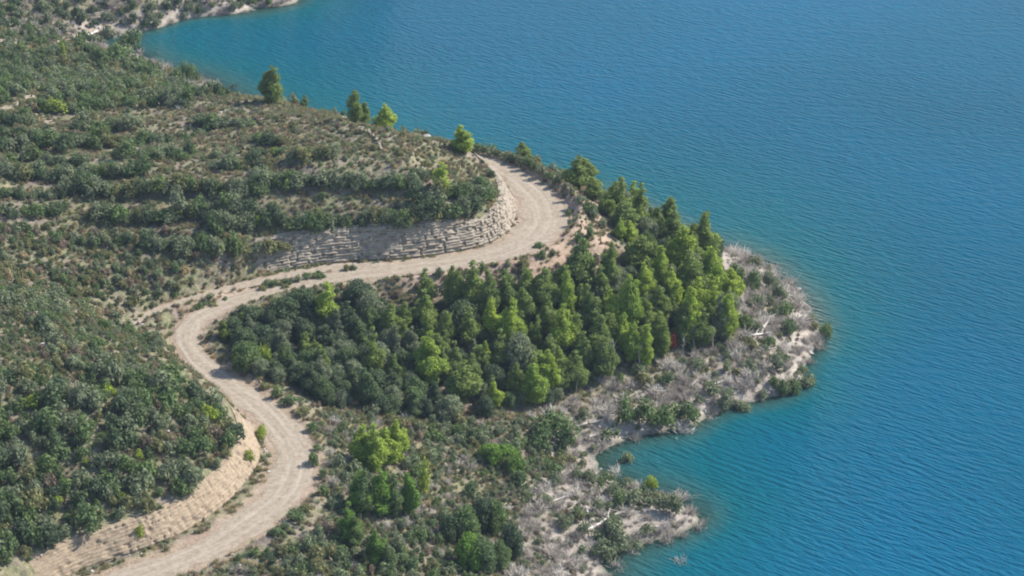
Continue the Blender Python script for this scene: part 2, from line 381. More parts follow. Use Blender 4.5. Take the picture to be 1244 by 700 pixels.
cov[..., 2] = np.clip(blur(fp, 6)*(.9+.5*nz), 0, 1)*(1-cov[..., 1])
wet = sstep(0.35, -0.1, Ze) 
me = mesh_from('hillside_terrain', np.stack([EX, EY, Ze], -1).reshape(-1, 3), grid_faces(nx, ny), [M['terrain']], smooth=True)
ca = me.color_attributes.new('cover', 'FLOAT_COLOR', 'POINT'); ca.data.foreach_set('color', cov.reshape(-1).astype(np.float32))
wa = me.attributes.new('wet', 'FLOAT', 'POINT'); wa.data.foreach_set('value', wet.reshape(-1).astype(np.float32))
tag(obj('terrain', me), 'scrubby hillside running down to the lake', kind='structure')

# ------------------------------------------------------------------ water
def water_material():
    N = Nodes('lake_water'); g = N.n('NewGeometry').outputs['Position']
    dep = N.n('Attribute', attribute_name='depth').outputs['Fac']
    big = N.noise(.006, 2, g, .5)
    # wind waves: crests run from far left to near right
    rot = N.n('Mapping', ins={'Vector': g, 'Rotation': (0, 0, math.radians(37)), 'Scale': (1, 1, 1)}).outputs[0]
    st = N.n('Mapping', ins={'Vector': rot, 'Scale': (.24, 1.0, 1)}).outputs[0]
    w1 = N.noise(1.55, 2, st, .45, .15)
    st2 = N.n('Mapping', ins={'Vector': rot, 'Scale': (.32, 1.0, 1)}).outputs[0]
    w2 = N.noise(4.0, 2, st2, .55)
    rot3 = N.n('Mapping', ins={'Vector': g, 'Rotation': (0, 0, math.radians(31)), 'Scale': (.10, .6, 1)}).outputs[0]
    w3 = N.noise(1.0, 1, rot3, .5, .2)
    amp = N.math('ADD', .45, N.math('MULTIPLY', N.noise(.022, 3, g), .9))
    hgt = N.math('MULTIPLY', N.math('ADD', N.math('ADD', w1, N.math('MULTIPLY', w2, .35)), N.math('MULTIPLY', w3, .45)), amp)
    bump = N.n('Bump', ins={'Strength': 1.0, 'Distance': .62, 'Height': hgt}).outputs[0]
    deep = N.mix(N.ramp(big, [(.35, (0, 0, 0)), (.65, (1, 1, 1))]), (.0, .068, .115), (.0, .092, .175))
    shal = N.ramp(N.math('MULTIPLY', dep, 1/14.0, True), [(0, (.045, .11, .09)), (.22, (.004, .088, .100)), (1, (.001, .070, .112))])
    bc = N.mix(N.math('MULTIPLY', dep, 1/16.0, True), shal, deep)
    body = N.n('BsdfPrincipled', ins={'Base Color': bc, 'Roughness': .15, 'IOR': 1.33, 'Specular IOR Level': .03, 'Normal': bump})
    tr = N.n('BsdfTransparent', ins={'Color': (.45, .72, .68, 1)})
    gl = N.n('BsdfGlossy', ins={'Roughness': .1, 'Normal': bump})
    fr = N.n('Fresnel', ins={'IOR': 1.33, 'Normal': bump}).outputs[0]
    thin = N.n('MixShader', ins={0: fr, 1: tr.outputs[0], 2: gl.outputs[0]})
    fac = N.math('SUBTRACT', 1.0, N.math('POWER', 2.718, N.math('MULTIPLY', dep, -1.1)), True)
    m = N.n('MixShader', ins={0: fac, 1: thin.outputs[0], 2: body.outputs[0]})
    return N.out(m.outputs[0])
M['water'] = water_material()
wx = np.r_[-3000, -1200, -500, -250, np.arange(-150, 150.1, 1.5), 200, 300, 600, 1500, 4000]
wy = np.r_[-300, 0, 100, np.arange(180, 520.1, 1.5), 560, 640, 800, 1200, 2500, 6000]
WX, WY = np.meshgrid(wx, wy)
inn = (WX > GX[0]) & (WX < GX[-1]) & (WY > GY[0]) & (WY < GY[-1])
dep = np.where(inn, -zat(WX, WY), 14.0); dep = np.clip(dep, 0, 25)
me = mesh_from('lake_surface', np.stack([WX, WY, 0*WX], -1).reshape(-1, 3), grid_faces(len(wx), len(wy)), [M['water']], smooth=True)
da = me.attributes.new('depth', 'FLOAT', 'POINT'); da.data.foreach_set('value', dep.reshape(-1).astype(np.float32))
tag(obj('lake_water', me), 'blue green rippled lake water around the headland', kind='structure')

# ------------------------------------------------------------------ road strips
def strip(name, path, mat, label, lift=0.03, wn=.5, nacross=17):
    T = np.gradient(path[:, :2], axis=0); T /= np.linalg.norm(T, axis=1)[:, None]; Nn = np.stack([-T[:, 1], T[:, 0]], 1)
    s = np.r_[0, np.cumsum(np.linalg.norm(np.diff(path[:, :2], axis=0), axis=1))]
    a = np.linspace(-1, 1, nacross); V = []; UV = []
    wl = path[:, 3]*(1 + wn*fbm(s, s*0+3, 3.2, 4, 61)); wr_ = path[:, 3]*(1 + wn*fbm(s, s*0+30, 3.2, 4, 67))
    for k in range(len(path)):
        off = np.where(a > 0, a*wl[k], a*wr_[k])
        xy = path[k, :2][None]+Nn[k][None]*off[:, None]
        z = zat(xy[:, 0], xy[:, 1])
        z = 0.25*z + 0.75*np.maximum(z, path[k, 2]-.25) + lift*(1-np.abs(a)**6) - .02*np.abs(a)**6
        z = z - 0.07*np.exp(-((np.abs(off)-.85)/.25)**2)*(path[k, 3] > 1.2) + 0.02*vnoise(xy[:, 0]*2, xy[:, 1]*2, 5)
        z = np.maximum(z, zat(xy[:, 0], xy[:, 1])+.004)
        V.append(np.c_[xy, z+.02]); UV.append(np.c_[off, np.full(nacross, s[k])])
    V = np.concatenate(V); UV = np.concatenate(UV); F = grid_faces(nacross, len(path))
    me = mesh_from(name, V, F, [mat], smooth=True)
    uvl = me.uv_layers.new(name='UVMap'); li = np.empty(len(me.loops), np.int32); me.loops.foreach_get('vertex_index', li)
    uvl.data.foreach_set('uv', UV[li].astype(np.float32).ravel())
    return tag(obj(name, me), label, kind='structure')
RDn = RD.copy(); RDn[:, 3] *= np.interp(np.arange(len(RD)), [0, .5*len(RD), .62*len(RD)], [.78, .78, .9])
strip('dirt_road', RDn, M['road'], 'pale dirt road winding in an S bend')
strip('dirt_path', TR, M['road'], 'narrow pale footpath above the road', nacross=7)

# ------------------------------------------------------------------ cut banks: layered rock beside the road
def cut_face(name, i0, i1, label, mat, RK=1.0):
    path = RD[i0:i1]; seg = np.linalg.norm(np.diff(path[:, :2], axis=0), axis=1); s = np.r_[0, np.cumsum(seg)]
    ss = np.arange(0, s[-1], .16); pth = np.stack([np.interp(ss, s, path[:, k]) for k in range(5)], 1)
    T = np.gradient(pth[:, :2], axis=0); T = np.stack([np.convolve(np.pad(T[:, k], 12, mode='edge'), np.ones(25)/25, 'valid') for k in (0, 1)], 1)
    T /= np.linalg.norm(T, axis=1)[:, None]; Nn = np.stack([-T[:, 1], T[:, 0]], 1)
    es = np.arange(0, 6, .1); nt_ = 34
    d0 = pth[:, 3]+pth[:, 4]
    X = pth[:, 0][:, None]+Nn[:, 0][:, None]*(d0[:, None]+es[None]); Y = pth[:, 1][:, None]+Nn[:, 1][:, None]*(d0[:, None]+es[None])
    hb = np.interp(ss, s, HB[i0:i1]); nat = gat(Zn_nat, X, Y); up = pth[:, 2][:, None]+es[None]*CUT
    hit = up >= nat; k = np.where(hit.any(1), hit.argmax(1), len(es)-1); et_ = np.minimum(es[k], hb/CUT)
    et_ = np.convolve(np.pad(et_, 6, mode='edge'), np.ones(13)/13, 'valid')
    fade = np.minimum(1, np.minimum(ss, ss[-1]-ss)/3.0)
    t = np.linspace(-0.06, 1.04, nt_)
    E = et_[:, None]*t[None]; Zf = pth[:, 2][:, None]+E*CUT
    Zlay = Zf - pth[:, 2][:, None] + 0.14*vnoise(ss[:, None]*.9, Zf, 72) + 0.2*fbm(ss[:, None]+0*E, Zf*0, 14, 2, 71)
    lay = ((Zlay/0.34) % 1.0); layi = np.floor(Zlay/0.34)
    rough = RK*0.36*(1-sstep(.1, .6, lay))*(0.3+vnoise(ss[:, None]*.5+layi*7.7, layi, 73))
    rill = .13*(vnoise(ss[:, None]*1.7+.3*Zf, Zf*.3, 77)-.5)+.2*(vnoise(ss[:, None]*.35, Zf*.2, 78)-.5)
    blocks = RK*0.16*(vnoise(ss[:, None]*2.1+layi*13.1, layi*3.1, 79)-.4)+rill
    pocks = -(.04+.5*min(1, RK))*sstep(.70, .84, vnoise(ss[:, None]*1.9, Zf*2.6, 83)) + (.04+.09*min(1, RK))*fbm(ss[:, None], Zf*1.5, .8, 3, 89)
    out = (0.36 + rough + blocks + pocks)*fade[:, None]*sstep(0, .08, t+.06)[None]*sstep(1.05, .9, t)[None] - .05
    off = d0[:, None]+E - out*.78
    X = pth[:, 0][:, None]+Nn[:, 0][:, None]*off; Y = pth[:, 1][:, None]+Nn[:, 1][:, None]*off; Zv = Zf+out*.62
    Zv = np.maximum(Zv, 0)
    keep = et_ > .45
    F = grid_faces(nt_, len(ss)); kf = keep[F[:, 0]//nt_]; F = F[kf]
    V = np.stack([X, Y, Zv], -1).reshape(-1, 3)
    me = mesh_from(name, V, F, [mat], smooth=RK < .5)
    return tag(obj(name, me), label, kind='structure')
fr_ = lambda n: int(round(n))
def idx_near(u, v, h): q = at(u, v, h); return int(((RD[:, :2]-q[:2])**2).sum(1).argmin())
FACE0, FACE1 = idx_near(330,508,12.4), idx_near(340,351,13.3)
cut_face('cut_bank', idx_near(80,735,11.7), idx_near(330,508,12.4), 'straw coloured earth cut bank beside the near road loop', M['earth'], .28)
cut_face('rock_face', idx_near(330,353,13.3), idx_near(600,200,15.2), 'layered pale rock face on the inside of the hairpin', M['face'], .5)
#PART2
# ------------------------------------------------------------------ foliage meshes
def ico(sub):
    import bmesh
    bm = bmesh.new(); bmesh.ops.create_icosphere(bm, subdivisions=sub, radius=1)
    V = np.array([v.co[:] for v in bm.verts]); F = np.array([[v.index for v in f.verts] for f in bm.faces]); bm.free(); return V, F
ICO1, ICO2 = ico(1), ico(2)
def leaf_cloud(clumps, dens, size, r, up=0.15, flat=.45, aspect=1.6, core=.78, reach=(.78, 1.14)):
    """clumps: (x,y,z,rx,ry,rz); many small leaf faces over the lumps + a rough inner body; returns V, F(quads)"""
    C = np.array(clumps, float); Vs, Fs, nv = [], [], 0
    for c in C:
        rad = c[3:]; area = 4*math.pi*((rad[0]*rad[1])**1.6/3+(rad[0]*rad[2])**1.6/3+(rad[1]*rad[2])**1.6/3)**(1/1.6)
        n = max(6, int(area*dens)); d = r.normal(size=(n, 3)); d[:, 2] += up; d /= np.linalg.norm(d, axis=1)[:, None]
        rr = r.uniform(*reach, (n, 1)); p = c[:3]+d*rad*rr
        inside = np.zeros(n, bool)
        for q in C:
            if q is c: continue
            inside |= (((p-q[:3])/q[3:])**2).sum(1) < .6
        inside |= p[:, 2] < 0.02
        p = p[~inside]; d = d[~inside]; m = len(p)
        if m == 0: continue
        nn = d/rad; nn /= np.linalg.norm(nn, axis=1)[:, None]; nn = nn + flat*r.normal(size=(m, 3)); nn /= np.linalg.norm(nn, axis=1)[:, None]
        a = np.cross(nn, r.normal(size=(m, 3))); a /= np.linalg.norm(a, axis=1)[:, None]; b = np.cross(nn, a)
        s = size*r.uniform(.6, 1.3, (m, 1)); a = a*s*aspect/2; b = b*s/2
        q = np.stack([p-a, p-b, p+a, p+b], 1).reshape(-1, 3)
        Vs.append(q); Fs.append(np.arange(m*4).reshape(m, 4)+nv); nv += m*4
        if core:
            v, f = ICO1; off = c[:3]+v*rad*core*r.uniform(.85, 1.1, (len(v), 1)); off[:, 2] = np.maximum(off[:, 2], -.1)
            Vs.append(off); Fs.append(np.c_[f, f[:, 2]]+nv); nv += len(v)
    V = np.concatenate(Vs); F = np.concatenate(Fs); return V, F
def build_vf(name, V, F, mat):
    # quads and triangles (last index doubled) in one mesh
    tri = F[:, 2] == F[:, 3]; Q = F[~tri]; T = F[tri][:, :3]
    me = bpy.data.meshes.new(name); me.vertices.add(len(V)); me.vertices.foreach_set('co', V.astype(np.float32).ravel())
    loops = np.r_[Q.ravel(), T.ravel()].astype(np.int32); me.loops.add(len(loops)); me.loops.foreach_set('vertex_index', loops)
    me.polygons.add(len(Q)+len(T)); me.polygons.foreach_set('loop_start', np.r_[np.arange(len(Q))*4, len(Q)*4+np.arange(len(T))*3].astype(np.int32))
    me.update(calc_edges=True); me.materials.append(mat); me.update(); return me
def tubes(segs, sides=4):
    """segs: list of polylines [(x,y,z,r)...]"""
    Vs, Fs, nv = [], [], 0
    for pl in segs:
        pl = np.asarray(pl, float); n = len(pl); T = np.gradient(pl[:, :3], axis=0); T /= np.linalg.norm(T, axis=1)[:, None]+1e-9
        ref = np.array([0, 0, 1.0]) if abs(T[0, 2]) < .9 else np.array([1.0, 0, 0])
        a = np.cross(T, ref); a /= np.linalg.norm(a, axis=1)[:, None]+1e-9; b = np.cross(T, a)
        an = np.arange(sides)*2*math.pi/sides
        ring = pl[:, None, :3] + pl[:, None, 3:4]*(np.cos(an)[None, :, None]*a[:, None]+np.sin(an)[None, :, None]*b[:, None])
        Vs.append(ring.reshape(-1, 3))
        for k in range(n-1):
            for j in range(sides):
                Fs.append([nv+k*sides+j, nv+k*sides+(j+1) % sides, nv+(k+1)*sides+(j+1) % sides, nv+(k+1)*sides+j])
        nv += n*sides
    return np.concatenate(Vs), np.array(Fs)
def r3(r, s): return r.normal(size=3)*s

# every plant mesh is built with height about 1 m per unit given, then scaled
def pine_variant(i):
    r = np.random.default_rng(100+i); H = 8.0; cl = []; limbs = []
    leaders = 1 if i % 3 == 0 else (2 if i % 3 == 1 else 3)
    lean = r.normal(size=2)*.25
    limbs.append([(0, 0, -.4, .17), (lean[0]*.3, lean[1]*.3, H*.35, .13), (lean[0], lean[1], H*.7, .08), (lean[0]*1.2, lean[1]*1.2, H*.95, .03)])
    for L in range(leaders):
        a = r.uniform(0, 6.28); off = 0 if L == 0 else r.uniform(.8, 1.2); top = H*(1 if L == 0 else r.uniform(.7, .9))
        bx, by = off*math.cos(a)+lean[0], off*math.sin(a)+lean[1]
        n = 8; z0 = H*(.13 if L == 0 else .3)
        for k in range(n):
            t = k/(n-1); z = z0+(top-.4-z0)*t
            rad = (1.85*(1-t)**.72+.14)*(1 if L == 0 else .7)*min(1, .55+t*1.5)*r.uniform(.72, 1.15)
            m = 5 if t < .3 else (4 if t < .62 else (2 if t < .9 else 1))
            for j in range(m):
                aa = r.uniform(0, 6.28)+j*6.28/m; o = rad*(r.uniform(.45, .85) if m > 1 else .05)
                cr = (.30+rad*.24)*r.uniform(.7, 1.3)
                x, y, zz_ = bx+o*math.cos(aa), by+o*math.sin(aa), z+r.normal()*.28
                cl.append((x, y, zz_, cr, cr, cr*r.uniform(.8, 1.1)))
                if j < 2: limbs.append([(lean[0]*.6, lean[1]*.6, z-.35, .06), ((x+lean[0])/2, (y+lean[1])/2, z-.15, .045), (x, y, zz_, .02)])
            if t < .8: cl.append((bx, by, z, rad*.5, rad*.5, .6))
    V, F = leaf_cloud(cl, 44, .17, r, flat=.65, aspect=2.1, core=.6, reach=(.7, 1.35))
    return build_vf('pine_crown', V, F, M['pine']), build_vf('pine_trunk', *tubes(limbs, 5), M['bark'])
def oak_variant(i):
    r = np.random.default_rng(200+i); H = 4.0; cl = []; limbs = [[(0, 0, -.4, .15), (.05, 0, .8, .12), (0, .05, 1.8, .08)]]
    n = 13
    for k in range(n):
        a = k*2.4+r.normal()*.3; rr = 1.5*math.sqrt((k+.3)/n); z = .9+2.25*(1-(rr/1.65)**2)*r.uniform(.65, 1.05)
        cr = r.uniform(.58, .92); x, y = rr*math.cos(a), rr*math.sin(a)
        cl.append((x, y, z, cr, cr, cr*.85))
        if rr > .7: cl.append((x*1.02, y*1.02, .62, cr*.85, cr*.85, .62))
        if k % 3 == 0: limbs.append([(0, 0, .9, .07), (x*.5, y*.5, z*.6+.3, .05), (x, y, z, .02)])
    V, F = leaf_cloud(cl, 38, .17, r, flat=.65, aspect=1.7, core=.66, reach=(.68, 1.32))
    return build_vf('oak_crown', V, F, M['dark green']), build_vf('oak_trunk', *tubes(limbs, 5), M['bark'])
def shrub_variant(i, dens=44, leaf=.14):
    r = np.random.default_rng(300+i); cl = []; n = 7 + (i*3) % 6; kind = i % 4; ell = r.uniform(.65, 1.0)
    for k in range(n):
        a = k*2.4+r.normal()*.6; rr = (1.05 if kind != 2 else .8)*math.sqrt((k+.2)/n)*r.uniform(.75, 1.15); cr = r.uniform(.24, .56)*(1.15-rr*.3)
        top = {0: .75, 1: .5, 2: .95, 3: .65}[kind]
        z = max(cr*.55, .25+top*(1-.8*rr**2)*r.uniform(.35, 1.2))
        cl.append((rr*math.cos(a), rr*math.sin(a)*ell, z, cr, cr*r.uniform(.8, 1.1), cr*r.uniform(.7, 1.2)))
        if z > .8: cl.append((rr*.8*math.cos(a), rr*.8*math.sin(a)*ell, z*.5, cr*.8, cr*.8, cr*.8))
    return leaf_cloud(cl, dens, leaf, r, up=.3, flat=.7, aspect=1.8, core=.6, reach=(.62, 1.42))
def dead_variant(i, n=70):
    r = np.random.default_rng(400+i); segs = []
    for k in range(n):
        a = r.uniform(0, 6.28); el = r.uniform(.15, 1.35); L = r.uniform(.6, 1.5); d = np.array([math.cos(a)*math.cos(el), math.sin(a)*math.cos(el), math.sin(el)])
        b = np.array([r.normal()*.25, r.normal()*.25, -.1]); m = b+d*L*.5+r3(r, .08); e_ = b+d*L+r3(r, .16)
        segs.append([(*b, .042), (*m, .030), (*e_, .012)])
        for q in range(2):
            f = m+(e_-m)*r.uniform(0, .8); segs.append([(*f, .022), (*(f+d*.3+r3(r, .22)), .010)])
    return tubes(segs, 3)
def tuft_variant(i):
    r = np.random.default_rng(500+i); m = 46; a = r.uniform(0, 6.28, m); el = r.uniform(.5, 1.45, m); L = r.uniform(.25, .6, m)
    d = np.stack([np.cos(a)*np.cos(el), np.sin(a)*np.cos(el), np.sin(el)], 1); b = np.stack([r.normal(size=m)*.14, r.normal(size=m)*.14, 0*a-.02], 1)
    s = np.stack([-np.sin(a), np.cos(a), 0*a], 1)*.035; tip = b+d*L[:, None]
    V = np.stack([b-s, b+s, tip], 1).reshape(-1, 3); F = np.arange(m*3).reshape(m, 3); return V, np.c_[F, F[:, 2]]

NP_, NO_, NS_, ND_ = 9, 7, 12, 7
PINES = [pine_variant(i) for i in range(NP_)]; OAKS = [oak_variant(i) for i in range(NO_)]
SHV = [shrub_variant(i) for i in range(NS_)]; SHC = [shrub_variant(i+20, 24, .19) for i in range(5)]
DEADV = [dead_variant(i) for i in range(ND_)]; TUF = [tuft_variant(i) for i in range(3)]
_cache = {}
def recolour(me, mat, key):
    if key not in _cache:
        m = me.copy(); m.materials.clear(); m.materials.append(mat); _cache[key] = m
    return _cache[key]
def shrub_mesh(i, c, coarse=False):
    k = ('s', coarse, i, c)
    if k not in _cache: _cache[k] = build_vf('shrub_leaves', *(SHC if coarse else SHV)[i], M[c])
    return _cache[k]
def dead_mesh(i):
    k = ('d', i)
    if k not in _cache: _cache[k] = build_vf('dead_twigs', *DEADV[i], M['white wood' if i in (2, 5) else 'dead'])
    return _cache[k]

# ------------------------------------------------------------------ plants: collect first, build after
# every entry: kind, x, y, z, height m, width m, colour, zone
PL = []
cellmap = {}
def free(x, y, rad, mind=1.0):
    i, j = int(x//3), int(y//3)
    for a in (-1, 0, 1):
        for b in (-1, 0, 1):
            for (px, py, pr) in cellmap.get((i+a, j+b), ()):
                if (px-x)**2+(py-y)**2 < ((pr+rad)*mind)**2: return False
    return True
def add(kind, x, y, h, wd, colr, zone, rsv=True, force=False, z=None):
    PL.append(dict(kind=kind, x=x, y=y, z=float(zat(x, y)) if z is None else z, h=h, w=wd, c=colr, zone=zone, hand=force))
    if rsv: cellmap.setdefault((int(x//3), int(y//3)), []).append((x, y, wd*.5))
def mpp(u, v):                                   # metres per photo pixel across, and upright
    q = ground(u, v); z = project(q)[2]; return q, z/FPX, z/FPX/math.cos(PITCH+math.atan((v-350)/FPX))
def hand(kind, u, v, hpx, wpx, c, zone):
    q, s, sv = mpp(u, v); add(kind, q[0], q[1], hpx*sv*1.04, wpx*s*1.1, c, zone, force=True, z=-.15 if zone == 'the lake' else None)

UPATHS = [([(-12,140),(12,129),(34,120),(48,110),(60,100)], .8, 'pale path bending up the inland edge of the hill'),
 ([(-12,168),(20,162),(45,155),(75,149)], .9, 'pale path along an upper inland terrace'),
 ([(50,62),(75,52),(100,45),(122,36),(140,31)], 1.0, 'pale path going down the gully to the inlet'),
 ([(-12,52),(8,50),(20,56),(50,62)], 1.3, 'broad pale clearing at the top of the gully'),
 ([(310,182),(345,173),(372,163),(395,157)], .6, 'faint pale path over the hill top')]
for pts_, wd_, _ in UPATHS:                          # nothing grows on them
    for (u0, v0), (u1, v1) in zip(pts_[:-1], pts_[1:]):
        for t_ in np.linspace(0, 1, 8):
            q_ = ground(u0+(u1-u0)*t_, v0+(v1-v0)*t_); cellmap.setdefault((int(q_[0]//3), int(q_[1]//3)), []).append((q_[0], q_[1], wd_))
B, G_, D_ = 'bright pine', 'pine', 'dark green'
for t in [  # u, v base, height px, width px, colour
 (817,306,52,32,G_),(856,320,63,34,G_),
 (827,332,58,38,B),(776,328,43,36,G_),(800,351,53,27,B),(740,352,58,25,G_),(711,352,55,42,G_),(860,365,63,36,B),(832,365,60,36,G_),(779,366,46,24,B),(817,376,50,26,B),
 (667,375,50,36,G_),(689,390,60,26,B),(759,413,72,33,B),(741,408,55,24,B),(716,408,58,31,G_),(680,428,57,32,B),(627,428,68,32,B),(654,428,41,18,G_),(728,438,55,33,G_),
 (757,430,50,22,B),(769,440,46,28,B),(783,444,50,24,B),(805,433,43,24,G_),(839,416,68,31,B),(887,414,62,22,B),(829,414,45,28,G_),(856,420,42,28,G_),(875,414,52,24,'pale'),
 (665,478,52,26,B),(649,476,45,22,B),(694,458,26,16,B),(680,466,44,25,G_),(401,395,48,38,B),(516,375,44,26,G_),(545,376,50,26,G_),(577,384,60,38,G_),(596,390,60,26,G_),
 (598,413,50,28,B),(570,418,42,28,G_),(521,424,44,30,G_),(542,428,45,24,G_),(518,466,60,38,B),(536,462,44,24,G_),(555,462,42,24,G_),(575,476,42,24,G_),(480,468,38,24,G_),
 (480,408,41,28,G_),(456,457,55,26,G_),(640,395,45,30,G_),(612,372,45,30,G_),(640,372,46,30,G_),(845,392,50,30,B),(868,400,48,28,B),(800,392,45,28,G_),(700,430,50,30,G_),(610,452,48,28,G_)]:
    hand('pine_tree', *t, 'the pine wood')
def behind(kind, u, vtop, vedge, wpx, push, c, zone):
    # stands a few metres down the far side of an edge; as tall as its top shows
    q = ground(u, vedge); k = (q[1]+push)/q[1]; x, y = q[0]*k, q[1]*k; z = float(zat(x, y)); r_ = ray(u, vtop); zt = CAM_H+r_[2]*y/r_[1]
    add(kind, x, y, min(max(zt-z, 2.0), 10), wpx*y/FPX*1.15, c, zone, force=True)
for u, vt, ve, wp, ps in [(636,172,206,24,4),(643,186,208,16,3.5),(699,188,238,38,5),(721,214,262,32,5),(753,217,296,32,6),(779,225,300,30,5),(757,243,300,38,2),(738,232,290,26,5)]:
    behind('pine_tree', u, vt, ve, wp, ps+3.5, G_, 'the pine wood')
for t in [(335,128,47,28,G_),(432,151,42,22,G_),(443,152,28,17,G_),(472,158,31,28,B),(563,187,32,28,B),(539,232,32,28,B)]:
    hand('pine_tree', *t, 'the hill crest')
for t in [(631,460,58,42,'grey green'),(560,400,40,40,D_),(450,390,40,34,'grey green'),(435,372,32,40,D_),(345,392,35,45,D_),(310,400,30,38,D_),(300,448,34,34,'green'),(368,385,40,40,D_)]:
    hand('oak_tree', *t, 'the dark oak thicket')
for t in [(438,562,42,30),(454,569,50,34),(470,564,44,32),(484,560,50,26)]: hand('pine_tree', *t, B, 'the lower slope')
for t in [(434,620,46,28,'vivid'),(448,628,50,30,'green'),(462,630,52,32,'vivid'),(478,626,46,28,'green'),(491,622,46,28,'vivid'),(422,660,44,26,'vivid'),(432,664,36,22,'green'),(459,690,46,26,'vivid'),(468,694,34,20,'green')]:
    hand('pine_tree', *t, 'the lower slope')
for t in [(596,560,24,30,'vivid'),(614,562,24,30,'vivid'),(548,655,34,30,D_),(566,658,44,34,'green'),(585,640,40,34,D_),(602,646,40,30,'green'),(570,690,44,36,'vivid'),(585,694,44,36,'green'),(620,675,40,32,D_),(608,690,34,26,'green')]:
    hand('oak_tree', *t, 'the lower slope')
hand('shrub', 516, 602, 28, 24, 'yellow green', 'the lower slope'); hand('shrub', 322, 450, 30, 21, 'yellow green', 'the dark oak thicket')
hand('shrub', 625, 577, 24, 28, 'vivid', 'the lower slope'); hand('shrub', 630, 590, 20, 28, 'green', 'the lower slope'); hand('shrub', 570, 605, 18, 22, 'green', 'the lower slope')
hand('shrub', 490, 494, 16, 13, 'red', 'the lower slope'); hand('shrub', 817, 424, 20, 12, 'red', 'the pine wood')
hand('shrub', 809, 468, 17, 17, 'green', 'the bleached shore'); hand('shrub', 1003, 411, 19, 22, 'green', 'the lake')
hand('shrub', 763, 562, 14, 20, 'pale', 'the lake'); hand('shrub', 317, 532, 15, 20, 'yellow green', 'the near hill'); hand('shrub', 302, 562, 16, 16, 'yellow green', 'the near hill')
hand('shrub', 170, 655, 16, 12, 'yellow green', 'the near hill'); hand('shrub', 792, 590, 18, 18, 'yellow green', 'the low spit')
hand('shrub', 77, 75, 26, 10, 'yellow green', 'the upper gully')
for t in [(158,62,30,26),(145,75,22,50),(120,80,24,30),(110,70,18,26),(216,103,26,20),(230,102,28,18),(178,98,26,32)]: hand('shrub', *t, 'green', 'the upper gully')
for t in [(978,470,22,30),(965,478,18,26),(945,365,22,22),(935,350,24,24),(915,352,26,26),(895,345,24,24),(955,385,20,22),(960,405,18,22),(905,398,16,26),(890,402,12,14),
          (760,518,26,36),(785,515,30,40),(810,515,28,36),(835,512,24,30),(880,500,18,26),(900,498,16,22),(670,528,28,50),(655,545,24,34),(688,545,22,30),
          (950,478,18,22),(740,535,18,26)]: hand('shrub', t[0], t[1], t[2], t[3], random.choice(['green', 'grey green', 'green']), 'the bleached shore')
for t in [(745,655,26,40),(752,668,26,36),(735,680,22,30),(820,625,24,30),(808,622,20,26),(770,610,20,34),(748,605,18,30),(688,642,16,20),(662,612,12,20),(672,590,20,22),(700,584,18,20),(715,588,18,24)]:
    hand('shrub', *t, 'grey green', 'the low spit')
for t in [(383,560,16,16),(390,578,16,18),(393,600,14,18),(372,620,10,14),(358,632,12,22),(345,645,12,16),(335,652,14,20),(382,545,12,16),(378,520,12,20),(365,505,12,26),(350,492,12,26),(335,482,12,22),(318,470,10,16)]:
    hand('shrub', t[0]+random.uniform(-2, 4), t[1]+random.uniform(-3, 3), t[2]*random.uniform(.55, .95), t[3]*random.uniform(.8, 1.3), random.choice(['green', 'green', 'vivid', 'olive']), 'the road bend edge')
for k_ in range(70):
    u_ = random.uniform(238, 470)**1.0; v_ = np.interp(u_, [238, 265, 300, 350, 400, 440, 470], [374, 363, 353, 344, 332, 327, 324])+random.gauss(0, 2.2)
    if vnoise(np.array(u_/14.), np.array(3.), 9) > .35: hand('shrub', u_, v_, random.uniform(2.5, 6.5), random.uniform(6, 15), random.choice(['green', 'grey green', 'green', 'olive', 'pale']), 'the road verge')
for t in [(690,262,8,8),(692,275,8,8),(716,290,14,16),(703,295,12,14),(720,262,12,16),(713,258,9,12),(655,300,5,14),(658,312,8,12),(672,310,6,10)]:
    hand('shrub', *t, 'green', 'the road verge')
for u in range(578, 735, 9):                       # dark fringe behind the verge
    v = np.interp(u, [578, 620, 660, 690, 715, 735], [183, 193, 211, 232, 256, 282]); hand('shrub', u, v+random.uniform(-1, 2), random.uniform(7, 11), random.uniform(12, 18), random.choice([D_, 'green', 'grey green']), 'the verge fringe')
# rows along the terraces (polylines in the photo; shrubs stand along them)
q_ = at(828, 683, 0); add('dead_shrub', q_[0], q_[1], 1.0, 2.4, 'dead', 'the lake', force=True, z=-.35)
ROWS = [([(0,152),(40,152)],18),([(50,137),(120,136)],20),([(116,129),(232,128)],22),([(236,155),(310,154)],22),([(0,182),(60,178),(150,178)],26),([(165,176),(205,175)],20),([(215,168),(240,167)],12),
 ([(280,103),(303,105)],10),([(310,174),(350,174)],24),([(349,191),(408,190)],18),([(0,200),(30,196),(110,206)],22),([(10,216),(90,219),(180,210)],24),([(80,236),(190,235),(320,232)],26),
 ([(260,205),(330,203)],22),([(300,226),(410,228),(510,228)],22),([(0,240),(80,240)],15),([(0,262),(80,258)],16),([(110,264),(215,272)],24),([(215,262),(320,262)],26),([(257,277),(330,276)],28),
 ([(320,274),(380,279),(440,277)],30),([(440,270),(505,271)],24),([(500,265),(560,262),(592,246)],28),([(560,235),(600,240)],24),([(500,214),(530,213)],14),([(90,297),(155,297)],20),([(175,304),(247,303)],22),([(247,307),(345,306)],24),
 ([(0,168),(70,165)],18),([(90,160),(160,158)],22),([(140,195),(240,192)],20),([(300,190),(345,188)],14),([(500,250),(590,232)],22)]
